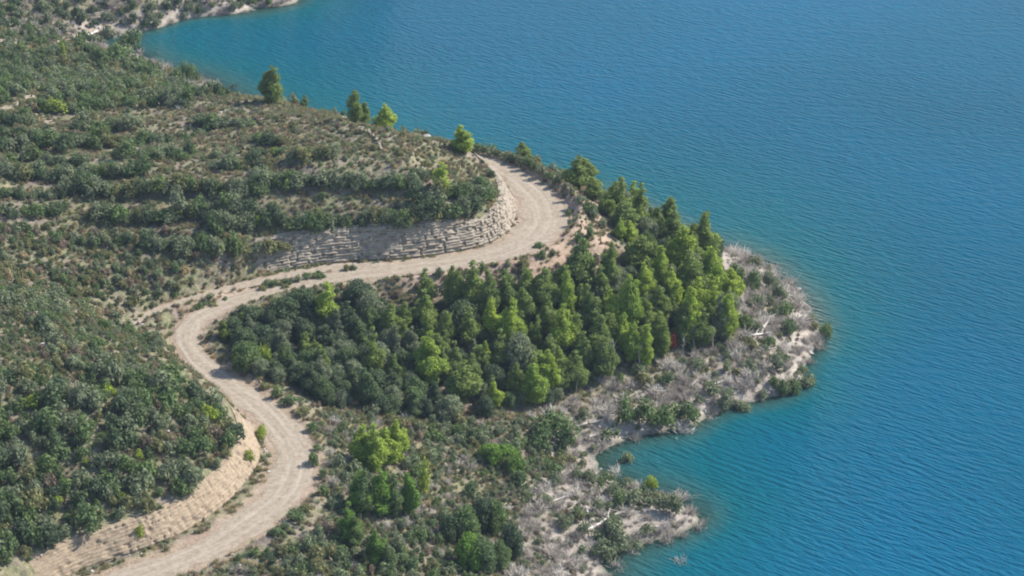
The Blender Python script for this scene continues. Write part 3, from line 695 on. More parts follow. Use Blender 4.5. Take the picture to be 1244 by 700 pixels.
for pl, hp in ROWS:
    for k in range(len(pl)-1):
        (u0, v0), (u1, v1) = pl[k], pl[k+1]; n = max(1, int(abs(u1-u0)/8))
        for j in range(n):
            t = (j+random.uniform(.1, .9))/n; u, v = u0+(u1-u0)*t, v0+(v1-v0)*t+random.gauss(0, 1.6)
            c = random.choices([D_, 'green', 'grey green', 'olive', 'pale', 'yellow green'], [3, 4, 5, 1, .7, .2])[0]
            hh = hp*random.uniform(.42, .90); hand('shrub', u, v, hh, min(hh*random.uniform(1.2, 2.0), 30), c, 'the terraces')

# scattered cover by ground zone: polygon in photo, density per m2, kinds
def scatter(poly, dens, zone, pick, mind=.75, seed=0, zmin=.12):
    W = np.array([p[:2] for p in poly]) if len(poly[0]) == 4 else np.array(wpoly(poly)) if len(poly[0]) == 2 else np.array([at(*p) for p in poly]); r = np.random.default_rng(900+seed)
    x0, y0 = W[:, :2].min(0); x1, y1 = W[:, :2].max(0); n = int((x1-x0)*(y1-y0)*dens)
    X = r.uniform(x0, x1, n); Y = r.uniform(y0, y1, n); ok = in_poly(X, Y, W)
    dn = fbm(X, Y, 11, 3, 500+seed); dr = gat(Dr-wr-np.where(Sr > 0, offl, 0.), X, Y); dt = gat(Dt-wt, X, Y); zz = zat(X, Y)
    for x, y, o, d, a, b, z in zip(X, Y, ok, dn, dr, dt, zz):
        if not o or z < zmin: continue
        kind, h, wd, c = pick(r, d)
        if kind is None: continue
        if z < .1 and (kind != 'dead_shrub' or r.random() < .4): continue
        if kind is None or a < wd*.42+.1 or b < wd*.4: continue
        # keep the cut faces bare
        k = Ir[min(int((y-GY[0])/STEP), Ir.shape[0]-1), min(int((x-GX[0])/STEP), Ir.shape[1]-1)]
        if (k < FACE0 or k > FACE1) and gat(Sr, x, y) > 0 and -.2 < a < HB[k]/CUT-.1 and gat(Zn_nat, x, y) > z+.25: continue
        if not free(x, y, wd*.5, mind): continue
        add(kind, x, y, h, wd, c, zone)
def ch(r, items, p): p = np.array(p, float); return items[r.choice(len(items), p=p/p.sum())]
def p_forest(r, d):
    if r.random() < .58: h = r.uniform(3.2, 6.8); return 'pine_tree', h, h*r.uniform(.5, .78), ch(r, [G_, B, 'pale', 'grey green'], [6, 5 if d > .05 else 1, .5, .7])
    h = r.uniform(1.8, 4.0); return 'oak_tree', h, h*r.uniform(.8, 1.05), ch(r, [D_, 'grey green', 'green'], [4, 3, 1])
def p_thick(r, d):
    if r.random() < .34: h = r.uniform(3.0, 5.5); return 'pine_tree', h, h*r.uniform(.5, .75), ch(r, [G_, 'grey green', D_, 'green'], [2, 2, 3, 2])
    h = r.uniform(2.2, 4.2); return 'oak_tree', h, h*r.uniform(.85, 1.15), ch(r, [D_, 'grey green', 'green', 'olive'], [6, 4, 1.3, .4])
def p_near(r, d):
    h = (r.uniform(1.2, 3.0) if r.random() < .7 else r.uniform(.6, 1.3))*(1+.35*d); return 'shrub', h, h*r.uniform(1.1, 1.55), ch(r, [D_, 'green', 'grey green', 'olive', 'yellow green', 'brown'], [2.5, 6, 6, 2.0, .25, .4])
def p_nearup(r, d):
    if d < -.28: h = r.uniform(.4, .9)
    else: h = r.uniform(.7, 2.0)
    return 'shrub', h, h*r.uniform(1.2, 1.7), ch(r, [D_, 'green', 'grey green', 'olive', 'pale', 'brown'], [1.5, 4, 4.5, 2.5, 1.5, 1])
def p_terr(r, d):
    h = r.uniform(.2, .6) if r.random() < .93 else r.uniform(.8, 1.3); return 'shrub', h, h*r.uniform(1.4, 2.2), ch(r, [D_, 'green', 'grey green', 'olive', 'brown', 'pale', 'straw'], [.3, 1.5, 2.5, 3, 2.6, 2.4, 1.2])
def p_verge(r, d):
    h = r.uniform(.5, 1.5) if r.random() < .6 else r.uniform(.3, .6); return 'shrub', h, h*r.uniform(1.2, 1.7), ch(r, [D_, 'green', 'grey green', 'brown', 'olive'], [3, 2, 3, 2.5, 1])
def p_gully(r, d):
    h = r.uniform(.4, 1.4); return 'shrub', h, h*r.uniform(1.2, 1.7), ch(r, [D_, 'green', 'grey green', 'olive', 'pale', 'brown', 'straw'], [2, 2.5, 3, 4, 1.5, 2, 1])
def p_lower(r, d):
    if r.random() < .12: h = r.uniform(.5, 1.3); return 'dead_shrub', h, h*1.6, 'dead'
    h = r.uniform(.5, 1.9) if d > -.1 else r.uniform(.3, .9)
    return 'shrub', h, h*r.uniform(1.1, 1.6), ch(r, [D_, 'green', 'grey green', 'olive', 'brown', 'pale'], [1.5, 4.5, 6, 2, .7, 2])
def p_shore(r, d):
    q = r.random()
    if q < .18 and d < 0: return None, 0, 0, 0
    if q < (.88 if d < .1 else .60): h = r.uniform(.35, 1.9)**1.15; return 'dead_shrub', h, h*r.uniform(1.1, 2.0), 'dead'
    h = r.uniform(.5, 2.0); return 'shrub', h, h*r.uniform(1.2, 1.7), ch(r, ['green', 'grey green', 'pale', 'olive', D_], [2, 5, 2, 1, .7])
def p_top(r, d):
    h = r.uniform(.5, 2.2); return 'shrub', h, h*r.uniform(1.1, 1.7), ch(r, [D_, 'green', 'grey green', 'olive', 'pale'], [1.5, 4.5, 4, 2, 1.5])
def p_far(r, d):
    if r.random() < .3+.2*d: h = r.uniform(.6, 1.6); return 'dead_shrub', h, h*1.5, 'dead'
    h = r.uniform(1.0, 2.6); return 'shrub', h, h*r.uniform(1.1, 1.6), ch(r, [D_, 'green', 'grey green'], [5, 2, 4])
Z_FOREST = [(500,378),(560,380),(620,374),(655,370),(700,352),(745,348),(768,322),(800,318),(870,328),(893,370),(890,415),(820,425),(745,445),(690,480),(610,512),(540,490),(500,440)]
scatter(Z_FOREST, .8, 'the pine wood', p_forest, .54, 1)
scatter([(752,292,12.5),(748,270,6),(765,278,1),(820,297,1),(862,305,1),(885,330,3),(870,345,4.5),(800,325,8)], .25, 'the pine wood', p_forest, .7, 2)
scatter([(268,412),(296,398),(350,384),(430,380),(520,380),(520,490),(560,512),(450,500),(400,492),(345,468),(292,446)], .9, 'the dark oak thicket', p_thick, .5, 3)
scatter([(-40,470),(60,450),(160,450),(225,470),(290,520),(318,552),(285,592),(235,612),(165,650),(90,680),(60,700),(-60,790)], 1.5, 'the near hill', p_near, .46, 4)
scatter([(-40,345),(60,365),(110,388),(150,402),(190,418),(225,450),(170,452),(60,452),(-40,470)], 1.5, 'the near hill', p_nearup, .52, 5)
scatter([(-40,262),(110,280),(345,308),(250,338),(175,384),(150,398),(60,362),(-40,343)], 1.4, 'the upper gully', p_gully, .58, 6)
scatter([(-40,130),(150,125),(300,118),(450,152),(545,176),(600,200),(615,225),(590,250),(345,308),(110,280),(-40,262)], .75, 'the terraces', p_terr, .8, 7)
scatter([(-40,20),(100,60),(140,75),(215,92),(270,115),(300,120),(150,128),(-40,132)], .9, 'the upper gully', p_top, .6, 8)
scatter([(-134,395,0,0),(-134,518,0,0),(10,518,0,0),(10,440,0,0),(-50,440,0,0),(-68,432,0,0)], .9, 'the far bank', p_far, .62, 9, -.3)
scatter([(400,500),(540,510),(620,520),(660,535),(690,560),(650,600),(620,640),(590,720),(560,800),(330,760),(290,700),(390,640),(400,590),(385,520)], 1.8, 'the lower slope', p_lower, .48, 10)
scatter([(620,520),(650,495),(745,448),(820,428),(885,415),(885,330),(880,296),(930,322),(965,350),(985,385),(1006,425),(1004,452),(975,476),(900,506),(860,520),(800,533),(715,555),(690,560)], 1.5, 'the bleached shore', p_shore, .49, 11, -.7)
scatter([(640,590),(690,560),(740,572),(800,596),(845,618),(862,640),(845,658),(770,672),(745,710),(700,760),(590,720),(620,640)], 1.5, 'the low spit', p_shore, .49, 12, -.7)
scatter([(400,350),(500,340),(640,322),(700,318),(755,312),(760,325),(700,352),(655,370),(560,380),(430,380),(300,394),(262,410),(245,400),(300,375)], .7, 'the road verge', p_verge, .7, 13)
scatter([(120,24),(200,6),(335,-12),(345,2),(290,10),(240,19),(200,28),(180,32),(140,40)], 1.2, 'the far bank', p_shore, .5, 16, -.5)
scatter([(139,42),(172,64),(196,80),(225,95),(262,104),(255,112),(205,102),(150,80),(118,55)], 1.0, 'the inlet shore', p_shore, .55, 17, -.5)
# hidden back of the hill and land beyond the frame
scatter([(300,118,11),(450,152,22),(545,176,18),(600,190,14),(690,226,14),(700,256,1),(600,225,1),(450,178,1),(350,143,1),(300,126,1)], .12, 'the hill crest', p_top, .9, 14)
scatter([(-420,60,24),(-42,20,10),(-42,300,20),(-42,500,23),(-60,760,16),(-420,760,20)], .14, 'the near hill', p_near, .8, 15)

scatter([(-60,700,16),(760,705,0),(760,1000,0),(-60,1000,12)], .3, 'the lower slope', p_lower, .7, 18)
# ------------------------------------------------------------------ choose individuals: the 300 of a kind that show largest
for p in PL:
    u, v, z = project([p['x'], p['y'], p['z']+p['h']*.5]); p['u'], p['v'] = float(u), float(v)
    p['px'] = p['h']*p['w']/(z*z)*FPX*FPX; p['in'] = -5 < u < 1249 and -8 < v < 708
    # hidden behind nearer ground?
    c0 = np.array([0, 0, CAM_H]); top = np.array([p['x'], p['y'], p['z']+p['h']*.9]); tt = np.linspace(.75, .995, 60)[:, None]; L = c0+(top-c0)*tt
    p['hid'] = bool((zat(L[:, 0], L[:, 1]) > L[:, 2]+.15)[:-1].any())
def vis(k): return sorted([p for p in PL if p['kind'] == k and p['in'] and not p['hid']], key=lambda p: -(p['px']+1e6*p['hand']))
ONE = {k: vis(k)[:300] for k in ('pine_tree', 'oak_tree', 'shrub', 'dead_shrub')}
for k in ONE:
    for p in ONE[k]: p['one'] = True

GROUPS = {'pine_tree': 'pine trees on the headland', 'oak_tree': 'round crowned evergreen trees', 'shrub': 'shrubs on the hillside', 'dead_shrub': 'bare grey bushes along the shore'}
CATS = {'pine_tree': 'tree', 'oak_tree': 'tree', 'shrub': 'shrub', 'dead_shrub': 'dead bush'}
protos = {}
def build_tree(p, idx):
    kind = p['kind']; base_h = 8.0 if kind == 'pine_tree' else 4.0; base_w = 3.9 if kind == 'pine_tree' else 4.3
    vs = PINES if kind == 'pine_tree' else OAKS; i = idx % len(vs); cr, tk = vs[i]
    o = bpy.data.objects.new(kind, None); col.objects.link(o); o.empty_display_size = .5
    o.location = (p['x'], p['y'], p['z']); o.rotation_euler[2] = random.uniform(0, 6.28)
    o.scale = (p['w']/base_w, p['w']/base_w, p['h']/base_h)
    ck = (kind, i, p['c'])
    if ck not in protos: protos[ck] = obj('crown', recolour(cr, M[p['c']], ck), o)
    else: c = protos[ck].copy(); col.objects.link(c); c.parent = o
    tkk = (kind, i)
    if tkk not in protos: protos[tkk] = obj('trunk', tk, o)
    else: c = protos[tkk].copy(); col.objects.link(c); c.parent = o
    return o
for k in ('pine_tree', 'oak_tree'):
    for n, p in enumerate([q for q in PL if q['kind'] == k]):
        if not (p.get('one') or p['in'] or True): continue
        p['obj'] = build_tree(p, n+int(p['x']*7) % 5)
BW = {}
def place_small(p, n):
    if p['kind'] == 'shrub':
        i = n % NS_; me = shrub_mesh(i, p['c']); nm = 'shrub'
    else: i = n % ND_; me = dead_mesh(i); nm = 'dead_shrub'
    o = obj(nm, me, None, (p['x'], p['y'], p['z']), random.uniform(0, 6.28)); s = p['w']/2.5
    o.scale = (s*random.uniform(.8, 1.2), s*random.uniform(.8, 1.2), p['h']/1.45); return o
for k in ('shrub', 'dead_shrub'):
    for n, p in enumerate(ONE[k]): p['obj'] = place_small(p, n)

# the rest as one mass per kind: points carrying whole plants
def mass(name, pts, meshes, label, cat):
    """pts: rows x,y,z,sxy,sz,rot,idx"""
    pts = np.asarray(pts, float); me = bpy.data.meshes.new(name+'_points'); me.vertices.add(len(pts)); me.vertices.foreach_set('co', pts[:, :3].astype(np.float32).ravel())
    for nm, arr, ty in (('sc', np.c_[pts[:, 3], pts[:, 3], pts[:, 4]], 'FLOAT_VECTOR'), ('ro', np.c_[pts[:, 5]*0, pts[:, 5]*0, pts[:, 5]], 'FLOAT_VECTOR')):
        a = me.attributes.new(nm, ty, 'POINT'); a.data.foreach_set('vector', arr.astype(np.float32).ravel())
    a = me.attributes.new('ix', 'INT', 'POINT'); a.data.foreach_set('value', pts[:, 6].astype(np.int32))
    o = obj(name, me); ng = bpy.data.node_groups.new(name+'_nodes', 'GeometryNodeTree')
    ng.interface.new_socket('Geometry', in_out='INPUT', socket_type='NodeSocketGeometry'); ng.interface.new_socket('Geometry', in_out='OUTPUT', socket_type='NodeSocketGeometry')
    N = ng.nodes; L = ng.links; gi = N.new('NodeGroupInput'); go = N.new('NodeGroupOutput')
    m2p = N.new('GeometryNodeMeshToPoints'); iop = N.new('GeometryNodeInstanceOnPoints'); gti = N.new('GeometryNodeGeometryToInstance')
    for m in reversed(meshes):
        src = bpy.data.objects.new('source_'+m.name, m); oi = N.new('GeometryNodeObjectInfo'); oi.inputs['Object'].default_value = src; oi.inputs['As Instance'].default_value = False
        g1 = N.new('GeometryNodeGeometryToInstance'); L.new(oi.outputs['Geometry'], g1.inputs[0]); gti = g1
        if 'jn' not in locals(): jn = N.new('GeometryNodeJoinGeometry')
        L.new(g1.outputs[0], jn.inputs[0])
    def attr(nm, ty):
        a = N.new('GeometryNodeInputNamedAttribute'); a.data_type = ty; a.inputs[0].default_value = nm; return a.outputs['Attribute']
    L.new(gi.outputs[0], m2p.inputs[0]); L.new(m2p.outputs[0], iop.inputs['Points']); L.new(jn.outputs[0], iop.inputs['Instance'])
    iop.inputs['Pick Instance'].default_value = True; L.new(attr('ix', 'INT'), iop.inputs['Instance Index'])
    L.new(attr('ro', 'FLOAT_VECTOR'), iop.inputs['Rotation']); L.new(attr('sc', 'FLOAT_VECTOR'), iop.inputs['Scale'])
    L.new(iop.outputs[0], go.inputs[0]); md = o.modifiers.new('nodes', 'NODES'); md.node_group = ng
    return tag(o, label, cat, kind='stuff')
rest = [p for p in PL if p['kind'] == 'shrub' and not p.get('one')]
COLS = [D_, 'green', 'grey green', 'olive', 'yellow green', 'brown', 'pale', 'straw', 'red', 'vivid']
ms = [shrub_mesh(i, c, True) for c in COLS for i in range(5)]
mass('undergrowth', [(p['x'], p['y'], p['z'], p['w']/2.5, p['h']/1.45, random.uniform(0, 6.28), COLS.index(p['c'])*5+random.randrange(5)) for p in rest], ms, 'low mixed scrub covering the slopes between the larger bushes', 'undergrowth')
rest = [p for p in PL if p['kind'] == 'dead_shrub' and not p.get('one')]
mass('brushwood', [(p['x'], p['y'], p['z'], p['w']/2.5, p['h']/1.45, random.uniform(0, 6.28), random.randrange(ND_)) for p in rest], [dead_mesh(i) for i in range(ND_)], 'tangled grey dead brush on the bleached shore', 'brushwood')
# dry grass, small cushions
def tuft_pts(n, cols, seed, keep):
    r = np.random.default_rng(seed); X = r.uniform(-118, 100, n); Y = r.uniform(205, 470, n); z = zat(X, Y); d = fbm(X, Y, 5, 3, seed)
    u, v, _ = project(np.stack([X, Y, z], 1)); a = gat(Dr-wr, X, Y); b = gat(Dt-wt, X, Y)
    k = (z > .3) & (u > -60) & (u < 1300) & (v > -50) & (v < 760) & (a > .05) & (b > -.1) & keep(X, Y, z, d, a) & ~(((gat(Ir.astype(float), X, Y) < FACE0) | (gat(Ir.astype(float), X, Y) > FACE1)) & (gat(Sr, X, Y) > 0) & (a > gat(offl, X, Y)-.2) & (a < gat(offl, X, Y)+2.9) & (gat(Zn_nat, X, Y) > z+.2))
    X, Y, z = X[k], Y[k], z[k]; m = len(X); return np.c_[X, Y, z, r.uniform(.7, 1.5, (m, 1)), r.uniform(.6, 1.3, (m, 1)), r.uniform(0, 6.28, (m, 1)), r.integers(0, cols*3, (m, 1))]
gm = [build_vf('grass_blades', *TUF[i], M[c]) for c in ('straw', 'olive', 'brown', 'pale') for i in range(3)]
mass('dry_grass', tuft_pts(80000, 4, 5, lambda X, Y, z, d, a: (z > 2.0) & (d > -.25)), gm, 'dry straw and olive grass tufts over the bare soil', 'grass')
cm = [shrub_mesh(i, c, True) for c in ('olive', 'brown', 'grey green') for i in range(3)]
cp_ = tuft_pts(46000, 3, 6, lambda X, Y, z, d, a: (d > -.3) & (a > .4) & (z > 1.2)); cp_[:, 3] *= .26; cp_[:, 4] *= .28
mass('ground_cover', cp_, cm, 'tiny cushion plants dotting the stony soil', 'ground cover')
#PART3
# ------------------------------------------------------------------ faint upper paths
def pixel_path(name, pts, wd, label):
    W = np.array([list(ground(u, v))+[wd, 0] for u, v in pts]); out = []
    n = len(W)
    for i in range(n-1):
        m = max(2, int(np.linalg.norm(W[i+1, :2]-W[i, :2])/.7))
        a = W[max(i-1, 0)]; b = W[i]; c = W[i+1]; d = W[min(i+2, n-1)]
        for k in range(m):
            t = k/m; out.append(0.5*((2*b)+(-a+c)*t+(2*a-5*b+4*c-d)*t*t+(-a+3*b-3*c+d)*t**3))
    out.append(W[-1]); out = np.array(out); out[:, 2] = zat(out[:, 0], out[:, 1]); out[:, 3] = wd
    return strip(name, out, M['road'], label, nacross=7, wn=.8)
for pts, wd, lb in UPATHS: pixel_path('dirt_path', pts, wd, lb)

# ------------------------------------------------------------------ rocks, logs, snags
def rock_mesh(i, flat=.6):
    r = np.random.default_rng(700+i); v, f = ICO2; d = v*1.0
    for _ in range(7):                                  # chop planes
        nrm = r.normal(size=3); nrm /= np.linalg.norm(nrm); h = r.uniform(.45, .85); k = d@nrm; d = d-np.maximum(0, k-h)[:, None]*nrm
    d = d+r.normal(size=d.shape)*.03; d[:, 2] *= flat
    return mesh_from('rock_shape', d, f, [M['stone']])
ROCKM = [rock_mesh(i) for i in range(6)]
def rock(u, v, wpx, label, group=None, sy=1.0, hz_=.7, sink=.2, rz=None):
    q, s, sv = mpp(u, v); r_ = wpx*s/2
    o = obj('rock', ROCKM[int(u+v) % 6], None, (q[0], q[1], q[2]+r_*hz_*(.6-sink)*.6), random.uniform(0, 6.28) if rz is None else rz); o.scale = (r_, r_*sy, r_*hz_)
    tag(o, label, 'rock', group); return o
NEWT = []
OUT = [(44,382,16),(52,392,13),(57,402,16),(60,413,13),(54,421,15),(63,430,12),(48,406,10),(68,421,9),(39,372,10)]
words = ['highest', 'second from the top', 'third from the top', 'fourth from the top', 'fifth from the top', 'lowest but one', 'small inland', 'small lakeward', 'small detached topmost']
OUT.sort(key=lambda t: t[1])
for (u, v, w_), wd in zip(OUT, ['topmost', 'second from the top', 'third from the top', 'fourth from the top', 'fifth from the top', 'sixth from the top', 'third from the bottom', 'second from the bottom', 'lowest']):
    rock(u, v, w_, f'pale boulder, {wd} in the column of rocks on the near hillside', 'boulders of the near hillside outcrop')
for u, v, w_, lb in [(216,132,13,'long pale slab lying above the third terrace of the hill'),(206,94,16,'white boulder at the inlet shore among green shrubs'),(198,86,10,'small white rock at the water edge of the inlet'),
   (212,101,9,'small pale rock just above the white inlet boulder'),(316,146,12,'white rock on the hill top just above a terrace shrub'),(196,540,12,'pale rock showing in the thicket above the cut bank'),(148,560,11,'pale rock deep in the near thicket'),
   (152,468,9,'small white stone on the near hill beside a round bush'),(203,524,8,'small whitish rock above the pale rock in the thicket'),(518,167,12,'flat pale rock on the crest beside the last small pine'),
   (970,352,13,'white rock at the outer shore of the headland'),(131,36,12,'dark edged rock at the head of the inlet'),(118,33,10,'pale rock at the head of the inlet'),(100,50,14,'broad pale slab on the gully path'),(985,430,9,'low pale rock at the tip of the headland'),(848,640,10,'pale rock at the tip of the low spit')]:
    rock(u, v, w_, lb)
# the low curved stone wall on the crest: every stone of its own
wallr = bpy.data.objects.new('stone_wall', None); col.objects.link(wallr); wc = [ground(u, v) for u, v in [(437,158),(447,162),(455,168),(461,176),(464,184)]]
wallr.location = wc[2]; tag(wallr, 'low curved dry stone wall on the bare hill crest', 'wall')
WS = [recolour(m_, M['bark'] if q_ % 3 == 0 else M['face'], ('ws', q_)) for q_, m_ in enumerate(ROCKM)]
for k in range(4):
    a, b = wc[k], wc[k+1]; n = max(2, int(np.linalg.norm((b-a)[:2])/.55))
    for j in range(n):
        for lay in (0, 1):
            p = a+(b-a)*(j+.5*lay+random.uniform(-.15, .15))/n; o = obj('stone', WS[random.randrange(6)], wallr, (p[0]-wc[2][0]+random.gauss(0, .08), p[1]-wc[2][1]+random.gauss(0, .08), float(zat(p[0], p[1]))-wc[2][2]+.12+.3*lay), random.uniform(0, 6.28)); o.scale = (.30, .24, .17)
# fallen trunks: u0,v0 -> u1,v1
def trunk_mesh(i, branches=3):
    r = np.random.default_rng(800+i); L = 1.0; segs = [[(0, 0, 0, .05), (.35, r.normal()*.03, .01, .042), (.7, r.normal()*.03, .02, .032), (1, r.normal()*.03, .05, .014)]]
    for k in range(branches):
        x = r.uniform(.4, .9); s = r.choice([-1, 1]); segs.append([(x, 0, .02, .016), (x+.1, .1*s, .05+r.uniform(0, .08), .011), (x+.22, .17*s, .06+r.uniform(0, .14), .004)])
    return tubes(segs, 6)
LOGS = [(903,411,937,407,.9,'white wood','thick white log lying level on the headland shore'),(927,400,938,383,.7,'white wood','white log leaning uphill beside the thick white log'),(886,380,905,372,.5,'dead','grey log under the shore bushes near the pines'),
 (640,505,668,515,.6,'dead','grey trunk at the inland end of the bleached shore'),(655,498,672,512,.5,'dead','short dark trunk crossing the grey inland trunk'),(690,497,712,511,.5,'dead','grey trunk pointing down to the shore thicket'),(700,520,735,512,.7,'white wood','pale trunk lying across the pale slope above the cove'),
 (712,534,745,524,.6,'white wood','pale trunk below the long pale trunk above the cove'),(743,482,771,495,.6,'dead','grey trunk fallen from the pine wood edge'),(780,455,803,470,.6,'dead','grey trunk reaching the lone green shore shrub'),(838,455,861,440,.6,'white wood','white branchy trunk slanting up the headland slope'),
 (872,432,896,446,.5,'dead','grey trunk sloping down below the thick white log'),(860,470,888,462,.6,'white wood','pale trunk lying over the shore bushes of the headland'),(908,440,930,452,.5,'dead','grey trunk near the headland point'),(920,428,944,424,.5,'white wood','thin white trunk just inside the headland point'),
 (714,646,755,625,.7,'white wood','long pale trunk slanting across the middle of the spit'),(718,657,759,638,.5,'dead','grey trunk beside the long slanting trunk on the spit'),(712,618,720,650,.6,'white wood','pale upright leaning trunk on the spit'),(706,616,711,648,.5,'dead','grey trunk next to the pale leaning trunk on the spit'),
 (668,612,694,603,.6,'white wood','pale trunk at the inland end of the spit'),(738,620,768,630,.5,'dead','grey trunk lying toward the tip of the spit'),(690,625,706,636,.5,'dead','short grey trunk inland of the leaning trunks'),(795,612,822,618,.5,'dead','grey trunk under the yellow bush of the spit'),
 (650,660,672,672,.5,'dead','grey trunk low on the inland part of the spit'),(104,20,135,14,.5,'dead','grey trunk on the far side of the inlet'),(98,46,130,38,.7,'white wood','pale trunk along the inlet path')]
for n, (u0, v0, u1, v1, th, mt, lb) in enumerate(LOGS):
    a, b = ground(u0, v0), ground(u1, v1); a[2] = max(a[2], .02); b[2] = max(b[2], .02); d = b-a; L = float(np.linalg.norm(d))
    o = obj('fallen_trunk', build_vf('trunk_wood', *trunk_mesh(n), M[mt]), None, (a[0], a[1], a[2]+.22)); o.scale = (L, max(L*.8, 3.2)*th*1.25, max(L*.8, 3.2)*th*1.25)
    o.rotation_euler = (0, -math.asin(max(-1, min(1, d[2]/L))), math.atan2(d[1], d[0])); tag(o, lb, 'log', 'bleached fallen trunks on the shore')
# bare standing snags at the wood edge
def snag_mesh(i):
    r = np.random.default_rng(850+i); segs = [[(0, 0, -.3, .11), (.1, 0, 1.6, .08), (.05+r.normal()*.2, .1, 3.2, .05), (.2, r.normal()*.2, 4.6, .015)]]
    for k in range(13):
        z = r.uniform(1.2, 4.2); a = r.uniform(0, 6.28); L = r.uniform(.5, 1.3)*(1.3-z/5); m = (.1+L*.5*math.cos(a), L*.5*math.sin(a), z+.25)
        segs.append([(.08, .03, z, .035), (*m, .024), (m[0]+L*.5*math.cos(a+.3), m[1]+L*.5*math.sin(a+.3), z+.7, .008)])
    return build_vf('snag_wood', *tubes(segs, 4), M['dead'])
for n, (u, v, hp, lb) in enumerate([(745,452,40,'tall bare grey tree at the lower edge of the pines'),(737,462,30,'shorter bare tree below the tall bare one'),(777,452,34,'slim bare tree left standing beside the pine wood'),(843,424,32,'bare tree behind the red shrub on its lakeward side'),(866,425,30,'slim bare tree under the outer pines'),
   (830,430,22,'small bare tree close to the red shrub'),(885,400,34,'grey bare tree at the outer corner of the pines'),(893,330,24,'bare grey tree on the outer shore above the bushes'),(786,262,24,'bare grey treetop showing behind the pines'),(700,478,26,'bare tree at the inland wood edge'),(906,322,20,'low bare tree on the outer shore by the water'),(715,520,24,'bare stem standing on the pale slope')]):
    q, s, sv = mpp(u, v); o = obj('bare_tree', snag_mesh(n), None, tuple(q), random.uniform(0, 6)); k = hp*sv/4.6; o.scale = (k*1.1, k*1.1, k); tag(o, lb, 'dead tree', 'bare dead trees along the wood edge')

# loose stones as one mass
r = np.random.default_rng(4); n = 26000; X = r.uniform(-110, 100, n); Y = r.uniform(210, 470, n); z = zat(X, Y); a = gat(Dr-wr, X, Y); dn = fbm(X, Y, 6, 3, 91)
k = (a > -.3) & (z > -.1) & (((z < 3.2) & (dn > -.15)) | ((a < 1.2) & (r.random(n) < .5)) | (dn > .28))
X, Y, z = X[k], Y[k], z[k]; m = len(X); sz = .08+.22*r.random(m)**3
mass('loose_stones', np.c_[X, Y, z+.02, sz, sz*.8, r.uniform(0, 6.28, m), r.integers(0, 6, m)], ROCKM, 'small loose stones scattered on the shore, slopes and verges', 'stones')

# ------------------------------------------------------------------ labels of the plants, from what stands around them
LM = [(660,262,'the hairpin bend'),(500,290,'the layered rock face'),(610,215,'the inner hilltop bend'),(335,105,'the tallest crest pine'),(437,132,'the pair of crest pines'),(472,142,'the pale crest pine'),(563,172,'the round crest pine'),
 (636,190,'the lone verge pine'),(699,212,'the round pine behind the verge'),(817,412,'the red shrub under the pines'),(490,486,'the rusty red bush'),(518,440,'the bright pine among oaks'),(401,375,'the bright pine by the road'),
 (322,435,'the yellow bush among oaks'),(226,413,'the tight inland road bend'),(158,398,'the low path end'),(357,560,'the near road loop'),(316,526,'the yellow bush on the bank tip'),(170,648,'the yellow bush on the bank'),
 (55,405,'the boulder column'),(451,545,'the big yellow green tree'),(462,600,'the green tree trio'),(516,590,'the lone yellow bush'),(606,545,'the vivid green broad tree'),(628,580,'the paired green bushes'),(1003,402,'the bush in the lake'),
 (763,556,'the pale bush in the cove'),(792,582,'the yellow bush on the spit'),(918,409,'the thick white log'),(855,640,'the tip of the spit'),(715,552,'the head of the cove'),(797,505,'the thicket over the cove'),(1000,450,'the headland point'),
 (455,168,'the curved stone wall'),(130,40,'the inlet'),(77,62,'the thin yellow sapling'),(30,125,'the upper bend path'),(216,130,'the long pale slab'),(539,215,'the yellow pine on the terraces'),(50,150,'the lower hill path'),(396,328,'the shrubs between road and path'),
 (725,285,'the bare verge corner'),(627,400,'the tall bright pine'),(650,470,'the lowest bright pines'),(715,632,'the leaning pale trunks'),(745,440,'the tall bare grey tree'),(205,90,'the white inlet boulder'),(426,650,'the small green roadside tree'),
 (100,300,'the brown gully'),(200,250,'the middle terraces'),(60,220,'the inland terraces'),(380,260,'the dark terrace row'),(280,165,'the upper terraces'),(100,520,'the near thicket'),(20,600,'the low corner thicket'),(200,500,'the near hill brow'),(560,680,'the low dark trees'),(300,400,'the dark oaks inside the bend'),(860,350,'the outer pines'),(935,350,'the outer shore')]
DIR = ['lakeward of', 'above lakeward of', 'above', 'above inland of', 'inland of', 'below inland of', 'below', 'below lakeward of']
ORD = ['', 'second ', 'third ', 'fourth ', 'fifth ', 'sixth ', 'seventh ', 'eighth ', 'ninth ', 'tenth ', 'eleventh ', 'twelfth ']
CW = {D_: 'dark green', 'green': 'mid green', 'grey green': 'grey green', 'olive': 'olive', 'yellow green': 'yellow green', 'brown': 'dry brown', 'straw': 'straw coloured', 'red': 'rusty red', 'vivid': 'vivid green', 'pine': 'green', 'bright pine': 'yellow green', 'pale': 'pale green', 'dead': 'bare grey'}
KW = {'pine_tree': 'pine', 'oak_tree': 'round oak', 'shrub': 'shrub', 'dead_shrub': 'twiggy bush'}
cells = {}
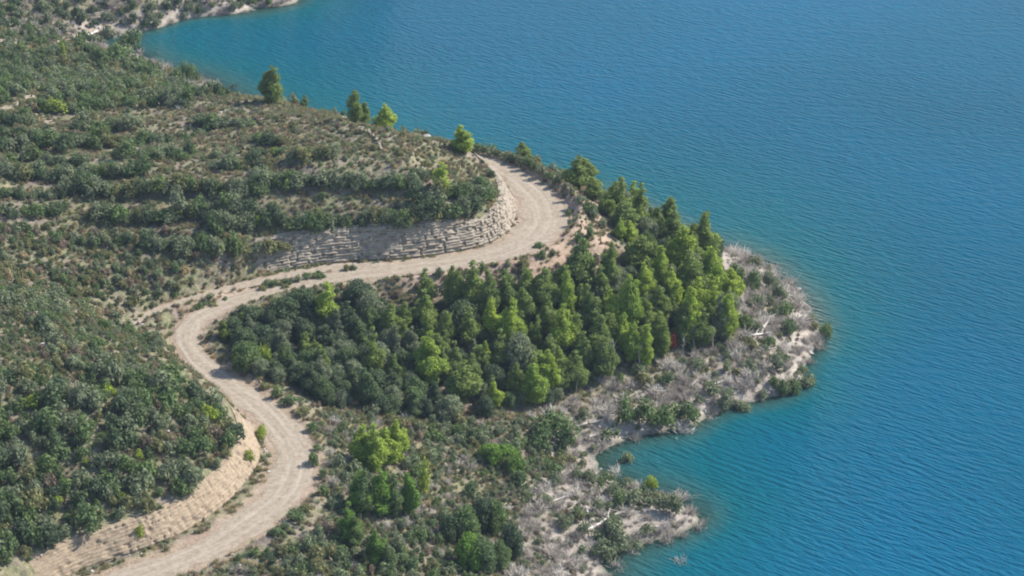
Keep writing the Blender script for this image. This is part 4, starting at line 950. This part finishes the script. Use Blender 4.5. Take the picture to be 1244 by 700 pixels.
for p in PL:
    if 'obj' not in p: continue
    med = {'pine_tree': (5.2, 6.8), 'oak_tree': (2.9, 3.8), 'shrub': (1.3, 2.2), 'dead_shrub': (1.4, 1.75)}[p['kind']]
    p['sz'] = 'small' if p['h'] < med[0] else ('tall' if p['h'] > med[1] else 'medium')
    d = [((p['u']-a)**2+(p['v']-b)**2, i) for i, (a, b, _) in enumerate(LM)]; dd, i = min(d); a, b, nm = LM[i]
    ang = math.degrees(math.atan2(-(p['v']-b), p['u']-a)) % 360; k = 'beside' if dd < 36 else DIR[int((ang+22.5)//45) % 8]
    cells.setdefault((p['kind'], p['c'], p['sz'], i, k), []).append((dd, p))
for (kind, c, sz, i, k), L in cells.items():
    L.sort(key=lambda t: t[0])
    for n, (dd, p) in enumerate(L):
        lb = f"{sz} {CW[c]} {KW[kind]}, {ORD[min(n, 11)]+'out ' if n else ('' if len(L) == 1 else 'first out ')}{k} {LM[i][2]}".replace('  ', ' ')
        full = lb
        for a_, b_ in (('above lakeward', 'above and lakeward'), ('above inland', 'above and inland'), ('below inland', 'below and inland'), ('below lakeward', 'below and lakeward'), (' out ', ' one out, ')): full = full.replace(a_, b_)
        if len(full.replace(',', ' ').split()) <= 16: lb = full
        tag(p['obj'], lb, CATS[kind], GROUPS[kind])
#HAZE
hz = Nodes('air_haze'); pv = hz.n('VolumePrincipled', ins={'Color': (.62, .76, 1, 1), 'Density': HAZE, 'Anisotropy': 0.0})
ho = hz.t.nodes.new('ShaderNodeOutputMaterial'); hz.t.links.new(pv.outputs[0], ho.inputs['Volume'])
bx0, bx1, by0, by1, bz0, bz1 = -3100, 4100, -400, 6100, float(min(Ze.min(), -30))-1, max(float(Ze.max()), CAM_H)+6
V = [(x, y, z) for z in (bz0, bz1) for y in (by0, by1) for x in (bx0, bx1)]
F = [(0, 2, 3, 1), (4, 5, 7, 6), (0, 1, 5, 4), (2, 6, 7, 3), (0, 4, 6, 2), (1, 3, 7, 5)]
tag(obj('haze', mesh_from('haze', V, F, [hz.m])), 'thin summer haze', 'haze', kind='stuff')
